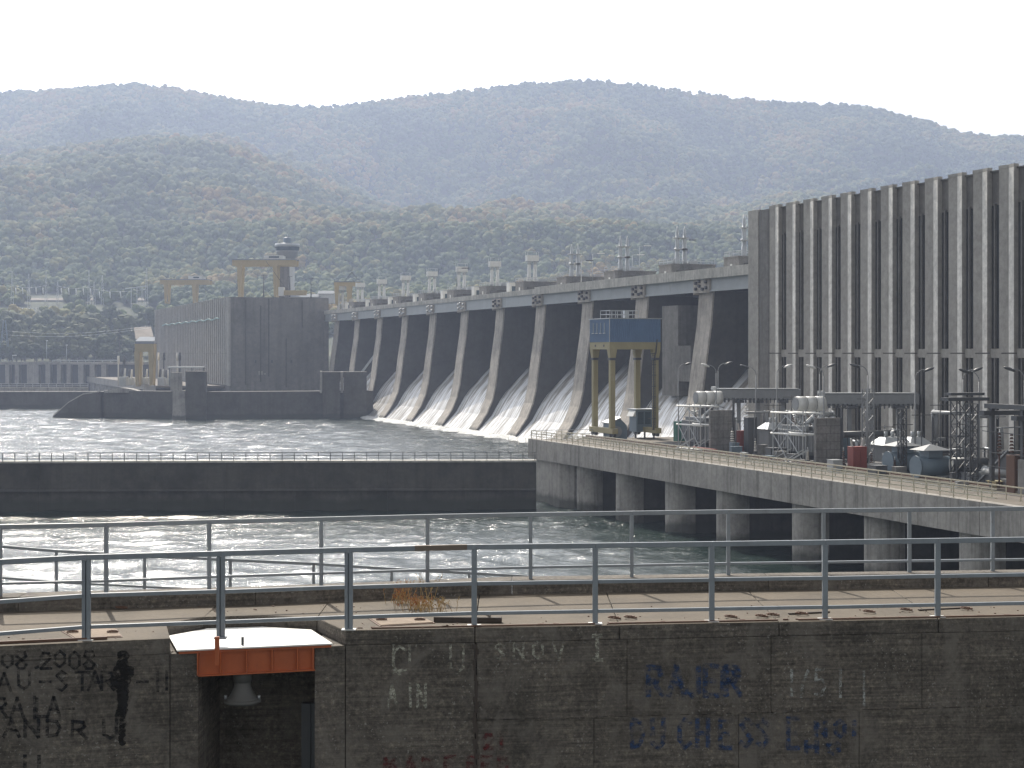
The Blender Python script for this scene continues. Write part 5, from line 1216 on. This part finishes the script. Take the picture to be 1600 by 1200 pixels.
# pipe runs on stands, tangled between the transformers
rp2 = random.Random(31)
for i in range(18):
    px = 1120 + i * 26 + rp2.uniform(-6, 6); d = rp2.uniform(90, 104); a = a_of(px, d); hgt = rp2.choice([1.4, 2.2, 3.2, 4.6, 5.8]); ln = rp2.uniform(4, 11); rad = rp2.choice([.08, .12, .2, .35])
    t = thing('pipe_run', f'grey pipe run on stands in the right yard, {NTH(i)} from the left', 'pipe', DW(d, a, DK + .003), TH, 'pipe runs in the right yard')
    mt = M[rp2.choice(['grey', 'galv', 'darkgrey', 'grey'])]
    if i % 3 == 0: pts = [(0, 0, 0), (0, 0, hgt), (ln * .5, -.4, hgt), (ln * .5, -.4, hgt * .3)]
    elif i % 3 == 1: pts = [(0, -ln * .6, hgt), (0, 0, hgt), (.6, .5, hgt * .5), (1.8, .5, hgt * .5)]
    else: pts = [(-.4, 0, hgt), (ln * .7, 0, hgt + .1), (ln * .7, -1, hgt + .1), (ln * .7, -1, .2)]
    MB().tube([Vector(p) for p in pts], rad, 9).build('pipe', mt, t)
    for p in pts[1:3]: MB().box(p[0] - .07, p[0] + .07, p[1] - .07, p[1] + .07, 0, p[2] - rad).build('stand', M['darkgrey'], t); MB().cyl((p[0], p[1], p[2] - .001), (p[0] + .3, p[1], p[2]), rad * 1.4, None, 10).build('flange', M['galv'], t)
    if i % 2: MB().cyl((.4, 0, hgt * .5 + .2), (.4, 0, hgt + .1), .28, .2, 12).build('valve_body', M['grey'], t)
M['asphalt'] = concrete('yard_asphalt', (0.09, 0.085, 0.08), 0.7, 0.2, 0.4, 3)
o = MB().box(87, 111, 60, 214, DK + .004, DK + .03).build('yard_pad', M['asphalt'], None, (0, 0, 0), TH); tag(o, kind='structure')

# ================================================================== LEFT BANK MACHINERY
def portal(name, label, px0, px1, Y, ytop, beam, ybot, legs, depth_=6, mat='yellow2', cab=None, group=None, over=0):
    x0 = X_of(px0, Y); zt = z_of(ytop, Y); zb = z_of(ybot, Y); t = thing(name, label, 'crane', (x0, Y, zb)); zt -= zb; L_ = X_of(px1, Y) - x0
    for k, y in enumerate((0, depth_)):
        MB().box(0, L_, y - .7, y + .7, zt - beam, zt).build('girder', M[mat], t); MB().box(-.1, L_ + .1, y - .9, y + .9, zt + .001, zt + .35).build('walkway', M['roofmatte'], t)
    for px in legs:
        x = X_of(px, Y) - x0
        for y in (0, depth_): MB().prism([(x - .45, y - .5), (x + .45, y - .5), (x + .45, y + .5), (x - .45, y + .5)], 0, zt - beam - .001, [(x - .9, y - .7), (x + .9, y - .7), (x + .9, y + .7), (x - .9, y + .7)]).build('leg', M[mat], t)
        MB().box(x - .4, x + .4, .71, depth_ - .71, 0, .8).build('sill_beam', M[mat], t)
    if cab:
        c0, c1, cy = cab; MB().box(X_of(c0, Y) - x0, X_of(c1, Y) - x0, 0, depth_, zt + .36, z_of(cy, Y) - zb).build('trolley_cab', M['white'], t); MB().box(X_of(c0 + 8, Y) - x0, X_of(c1 - 6, Y) - x0, -.05, -.003, zt + .9, zt + 1.6).build('window', M['glass'], t)
    return t
portal('gantry_crane', 'large pale yellow gantry crane on the roof of the left power house', 363, 463, 690, 406.5, 2.2, 464, (374, 430), 8, 'yellow2', (412, 442, 399))
portal('gantry_crane', 'smaller pale yellow gantry crane farther back on the left power house roof', 250, 327, 830, 437.5, 2.0, 474, (259, 303), 8, 'yellow2', (294, 317, 431))
t = portal('gantry_crane', 'yellow gantry crane with a peaked frame at the left end of the dam crest', 522, 563, 655, 441, 1.4, 477, (526, 545), 5, 'yellow2')
o_ = t.location; MB().bar((X_of(537, 655) - o_.x, 2, z_of(440, 655) - o_.z), (X_of(549, 655) - o_.x, 2, z_of(425, 655) - o_.z), .25).bar((X_of(560, 655) - o_.x, 2, z_of(438, 655) - o_.z), (X_of(549, 655) - o_.x, 2, z_of(425, 655) - o_.z), .25).build('peak_frame', M['darkgrey'], t)
t = portal('gantry_crane', 'squat yellow portal crane among the white tanks on the left deck', 211, 240, 640, 537, 3.0, 604, (214, 236), 5, 'yellow2')
bo = thing('crane_boom', 'low orange crane boom lying across the left power house roof', 'crane', PT(440, 462, 640))
MB().box(0, X_of(478, 640) - X_of(440, 640), 0, 3, .2, 2.0).build('boom', M['yellow2'], bo); MB().box(-1.2, .8, -.2, 3.2, 0, 3.2).build('counterweight', M['white'], bo); MB().cyl((2, 1, 2), (-6, 1, 13), .1, None, 6).build('jib', M['darkgrey'], bo)
ct = thing('control_tower', 'mushroom shaped control tower with a dark glazed band beyond the left power house', 'tower', (X_of(449, 760), 760, 20))
s_ = 760 / F; zz = lambda y: z_of(y, 760) - 20
MB().lathe((0, 0, 0), [(3.2, 0), (3.2, zz(405))], 20).build('shaft', M['white'], ct)
MB().lathe((0, 0, 0), [(3.2, zz(405)), (13 * s_, zz(403)), (17 * s_, zz(395)), (18 * s_, zz(392)), (3, zz(392))], 28).build('floor_ring', M['grey'], ct)
MB().lathe((0, 0, 0), [(18 * s_, zz(391.9)), (19 * s_, zz(386))], 28).build('window_band', M['glass'], ct)
MB().lathe((0, 0, 0), [(19.2 * s_, zz(385.9)), (20 * s_, zz(384)), (19 * s_, zz(381)), (8 * s_, zz(380)), (.1, zz(380))], 28).build('roof', M['galv'], ct)
MB().lathe((0, 0, 0), [(6.5 * s_, zz(380)), (6.5 * s_, zz(372)), (5 * s_, zz(371)), (.1, zz(370.5))], 16).build('lantern', M['bluegrey'], ct); MB().cyl((0, 0, zz(371)), (0, 0, zz(366)), .3, None, 6).build('mast', M['galv'], ct)
cs = thing('stair_tower', 'slim pale concrete shaft standing behind the large roof crane', 'tower', (X_of(443, 720), 720, 20)); MB().box(-2, 2, 0, 4, 0, z_of(413, 720) - 20).build('shaft', M['endwall'], cs); MB().box(-2.4, 2.4, -.4, 4.4, z_of(413, 720) - 20, z_of(411, 720) - 20).build('cap', M['galv'], cs)
for i, (px0, px1, py, pb) in enumerate(((498, 522, 456, 466), (455, 500, 461, 466))):
    t = thing('shed', ['pale low roofed shed beyond the left end of the dam', 'long low pale shed behind the left power house roof'][i], 'shed', PT(px0, pb + 8, 750)); l_ = X_of(px1, 750) - X_of(px0, 750); h = z_of(py, 750) - z_of(pb + 8, 750)
    MB().box(0, l_, 0, 8, 0, h - .8).build('wall', M['white'], t); MB().extrude([(-.5, h - .8), (8.5, h - .8), (4, h + .6)], 'x', -.5, l_ + .5).build('roof', M['roofmatte'], t)
for i, (px, py0, py1) in enumerate(((412, 430, 464), (486, 435, 466), (453, 432, 464))):
    o = MB().cyl((0, 0, 0), (0, 0, z_of(py0, 700) - z_of(py1, 700)), .3, .12, 6).bar((-1, 0, z_of(py0, 700) - z_of(py1, 700)), (1, 0, z_of(py0, 700) - z_of(py1, 700)), .15).build('mast', M['darkgrey'], None, PT(px, py1, 700)); tag(o, ['thin dark mast on the power house roof between the crane legs', 'thin dark mast near the right end of the left power house roof', 'short mast beside the pale stair shaft'][i], 'mast')
# left deck equipment
for i, (px, w_, h) in enumerate(((186, 11, 14), (198, 9, 12), (222, 9, 12), (246, 10, 13), (256, 8, 11))):
    Y = 640 + (i * 7) % 20; base = Vector((X_of(px, Y), Y, DK)); s = Y / F
    t = thing('transformer', ['white transformer at the far left end of the deck cluster', 'white transformer just left of the squat portal crane', 'white transformer between the legs of the portal crane', 'white transformer just right of the portal crane', 'rightmost small white transformer on the left deck'][i], 'transformer', base)
    MB().box(0, w_ * s, 0, 4, 0, h * s).build('tank', M['white'], t)
    for k in range(4): MB().box((.08 + k * .23) * w_ * s, (.2 + k * .23) * w_ * s, -.8, -.02, .4, h * s * .9).build('radiator_fin', M['white'], t)
    for k, m_ in ((.25, 'darkgrey'), (.7, 'porcelain')): MB().cyl((k * w_ * s, 1, h * s), ((k + .1) * w_ * s, 1, (h + 13) * s), .45, .3, 8).build('bushing', M[m_], t)
for i, (px, y0, y1) in enumerate(((185, 556, 588), (194, 557, 590), (248, 551, 590), (256, 551, 590), (277, 551, 580), (281, 551, 580), (222, 558, 588))):
    Y = 650; o = MB().cyl((0, 0, 0), (0, 0, z_of(y0, Y) - DK), .32, .25, 8).cyl((0, 0, z_of(y0 + 12, Y) - DK), (0, 0, z_of(y0, Y) - DK + .02), .55, .4, 8).build('bushing_post', M['darkgrey' if i % 2 else 'porcelain'], None, (X_of(px, Y), Y, DK)); tag(o, ['white post left of the white tanks', 'dark post beside the leftmost white post', 'white post just right of the portal crane', 'dark post just right of the portal crane', 'white post over the dark pier block', 'rightmost dark post over the dark pier block', 'white post between the portal crane legs'][i] + ' on the left deck', 'post', 'bushing posts on the left deck')
lb = thing('pipe_bridge', 'pale flat pipe bridge over the left deck, right of the portal crane', 'pipe bridge', PT(262, 604, 600)); s = 600 / F
MB().box(0, 56 * s, 0, 4, z_of(575, 600) - z_of(604, 600), z_of(572.5, 600) - z_of(604, 600)).build('deck', M['white'], lb)
for k in (1, 18, 36, 54): MB().box(k * s, (k + 1.5) * s, 1, 2, 0, z_of(575, 600) - z_of(604, 600) - .01).build('leg', M['grey'], lb)
sbl = thing('shed', 'small building with a sloping blue grey roof beyond the portal crane', 'building', PT(213, 545, 870)); s = 870 / F
MB().box(0, 30 * s, 0, 10, 0, 12 * s).build('wall', M['roofmatte'], sbl); MB().extrude([(-.6, 12 * s), (10.6, 12 * s), (10.6, 19 * s), ], 'x', -.5, 30 * s).build('roof', M['roofmatte'], sbl)
o = MB(); o.add([PT(209, 512, 905), PT(236, 511, 905), PT(240, 526, 880), PT(212, 530, 880), PT(209, 511.5, 915), PT(236, 510.5, 915)], [(0, 3, 2, 1), (0, 1, 5, 4)]); tag(o.build('earth_bank', M['soil']), kind='structure')
for i, (px, y0, y1) in enumerate(((73, 533, 563), (104, 540, 563), (20, 556, 566))):
    t = thing('street_lamp', ['taller lamp post with bright head above the far lock', 'shorter lamp post right of the taller one above the far lock', 'low bright lamp at the far left above the lock'][i], 'street lamp', PT(px, y1, 862)); h = z_of(y0, 862) - z_of(y1, 862)
    MB().cyl((0, 0, 0), (0, 0, h), .2, .12, 6).build('pole', M['galv'], t); MB().box(-.3 if i < 2 else -.2, .5 if i < 2 else 1.8, -.3, .3, h, h + .5).build('lamp_head', M['white'], t)
# switchyard masts and portals on the slope
for i, px in enumerate((19, 45, 72, 90, 139, 147, 160, 229)):
    Y = 1180 + (i * 13) % 40; y0 = (424, 428, 424, 440, 422, 440, 430, 418)[i]
    t = thing('switchyard_mast', f'pale thin lattice mast in the switchyard on the slope, {ORD[i]} from the left', 'mast', PT(px, 484, Y), 0, 'masts in the hillside switchyard'); h = z_of(y0, Y) - z_of(484, Y)
    for sx in (-1, 1): MB().bar((sx * 1.0, 0, 0), (sx * .25, 0, h), .22).build('leg', M['galv'], t)
    b = MB()
    for k in range(12): f, g_ = k / 12, (k + 1) / 12; s1 = 1 - 2 * (k % 2); b.bar((s1 * (1 - .75 * f), 0, h * f), (-s1 * (1 - .75 * g_), 0, h * g_), .14)
    b.build('bracing', M['galv'], t)['kind'] = 'stuff'
for i, (x0, x1, py) in enumerate(((19, 72, 446), (90, 147, 447), (19, 72, 478), (147, 229, 452))):
    t = thing('busbar_line', ['upper left span of busbar with white insulators', 'span of busbar right of the first with white insulators', 'lower span of busbar at the left of the switchyard', 'long right span of busbar toward the power house'][i], 'power line', PT(x0, py, 1190)); L_ = X_of(x1, 1190) - X_of(x0, 1190)
    MB().tube([(L_ * f, 0, -1.6 * math.sin(3.14 * f)) for f in np.linspace(0, 1, 9)], .12, 5).build('cable', M['galv'], t)
    for k in range(5 if i != 3 else 3): MB().cyl((L_ * (k + .5) / 5, 0, -1.5), (L_ * (k + .5) / 5 + .4, 0, -6.0), .38, None, 6).build('insulator_string', M['white'], t)
t = thing('switchyard_portal', 'pale blue portal frame at the right of the hillside switchyard', 'portal frame', PT(203, 484, 1180)); 
for px in (205, 214, 222): MB().bar((X_of(px, 1180) - X_of(203, 1180), 0, 0), (X_of(px, 1180) - X_of(203, 1180), 0, 15), .4).build('leg', M['galv'], t)
MB().bar((-3, 0, 14.4), (10, 6, 16.5), .8, .6).build('beam', M['galv'], t)
py_ = thing('pylon', 'tall pale lattice pylon at the left edge among the bank trees', 'pylon', PT(7, 566, 940)); h = z_of(500, 940) - z_of(566, 940)
for s1 in (-1, 1):
    for y in (-1, 1): MB().bar((s1 * 2.8, y * 2, 0), (s1 * .5, y * .4, h), .3).build('leg', M['bluegrey'], py_)
b = MB()
for k in range(8): f, g_ = k / 8, (k + 1) / 8; s1 = 1 - 2 * (k % 2); b.bar((s1 * (2.8 - 2.3 * f), -2 + 1.6 * f, h * f), (-s1 * (2.8 - 2.3 * g_), -2 + 1.6 * g_, h * g_), .16)
b.build('bracing', M['bluegrey'], py_)['kind'] = 'stuff'
for i, (y0, y1) in enumerate(((517, 509), (523, 512))):
    p, q = PT(7, y0, 940), PT(235, y1, 860); o = MB().tube([p.lerp(q, f) - Vector((0, 0, 2.5 * math.sin(3.14 * f))) - p for f in np.linspace(0, 1, 12)], .07, 5).build('power_line', M['galv'], None, p); tag(o, ['upper of two thin cables crossing in front of the bank trees', 'lower of two thin cables crossing in front of the bank trees'][i], 'cable')
o = MB(); vs = [];
for i in range(30):
    px = -40 + i * 10; Y = 1205; z = ground_z(X_of(px, Y), Y); vs += [(X_of(px, 1236), 1236, ground_z(X_of(px, 1236), 1236) + .9), (X_of(px, 1250), 1250, ground_z(X_of(px, 1250), 1250) + 1.6)]
o.add(vs, [(2 * i, 2 * i + 2, 2 * i + 3, 2 * i + 1) for i in range(29)]); tag(o.build('hill_road', M['soil']), kind='structure')

# ================================================================== BANK TREES (each its own tree)
rngt = random.Random(8)
protos = [crown_mb(rngt, 34, 420, 5.5, 6.0, .42, 9.5).mesh('crown', M['canopy_near']) for _ in range(4)]
cprotos = [crown_mb(rngt, 40, 500, 3.4, 8.5, .4, 10.0, True).mesh('crown', M['conifer']) for _ in range(2)]
def trunk_mesh(h):
    b = MB(); b.cyl((0, 0, -1), (0, 0, h * .55), .38, .24, 7); 
    for k in range(4): an = k * 1.7; b.cyl((0, 0, h * (.3 + .05 * k)), (math.cos(an) * 2.2, math.sin(an) * 2.2, h * (.62 + .04 * k)), .16, .06, 5)
    return b.mesh('trunk', M['bark'])
tm, tmc = trunk_mesh(13), MB().cyl((0, 0, -1), (0, 0, 17), .35, .08, 7).mesh('trunk', M['bark'])
def tree(px, Y, s, con, i, label):
    X = X_of(px, Y); t = thing('conifer_tree' if con else 'broadleaf_tree', label, 'tree', (X, Y, ground_z(X, Y)), rngt.uniform(0, 6.28), 'trees on the left bank')
    for nm, me in (('trunk', tmc if con else tm), ('crown', cprotos[i % 2] if con else protos[i % 4])):
        o = bpy.data.objects.new(nm, me); COL.objects.link(o); o.parent = t
    t.scale = (s, s, s * rngt.uniform(.9, 1.15))
i = 0
for row, (Y, n, s0) in enumerate(((938, 13, 1.0), (958, 13, 1.15), (985, 14, 1.3), (1022, 14, 1.45), (1070, 14, 1.45))):
    for k in range(n):
        px = -10 + (248 / n) * (k + rngt.uniform(.1, .9))
        if n == 14 and k == 13: where_last = True
        if 205 < px < 242 and Y < 1000: continue
        con = px in () or (150 < px < 200 and k % 2 == 0 and row in (1, 2, 3))
        pos = 'left edge' if px < 40 else 'pylon side' if px < 75 else 'middle' if px < 150 else 'dark conifer group'
        where = ['nearest row just above the far lock', 'second row above the far lock', 'third row up the left bank', 'fourth row up the left bank', 'top row below the switchyard'][row]
        tree(px, Y + rngt.uniform(-10, 10), s0 * rngt.uniform(.75, 1.12), con, i, f'{"dark pointed conifer" if con else "round leafy tree"}, {where}, {ORD[k]} from the left'); i += 1

# ================================================================== THE AIR
hz = MB().box(-3600, 3600, -300, 7100, -8, 560).build('haze', M['soil']); tag(hz, kind='stuff')
hm = bpy.data.materials.new('haze'); hm.use_nodes = True; t = hm.node_tree; t.nodes.clear()
pv = t.nodes.new('ShaderNodeVolumePrincipled'); pv.inputs['Color'].default_value = (0.60, 0.71, 0.97, 1); pv.inputs['Density'].default_value = 0.00020; pv.inputs['Anisotropy'].default_value = 0.35
ou = t.nodes.new('ShaderNodeOutputMaterial'); t.links.new(pv.outputs[0], ou.inputs['Volume']); hz.data.materials.clear(); hz.data.materials.append(hm)
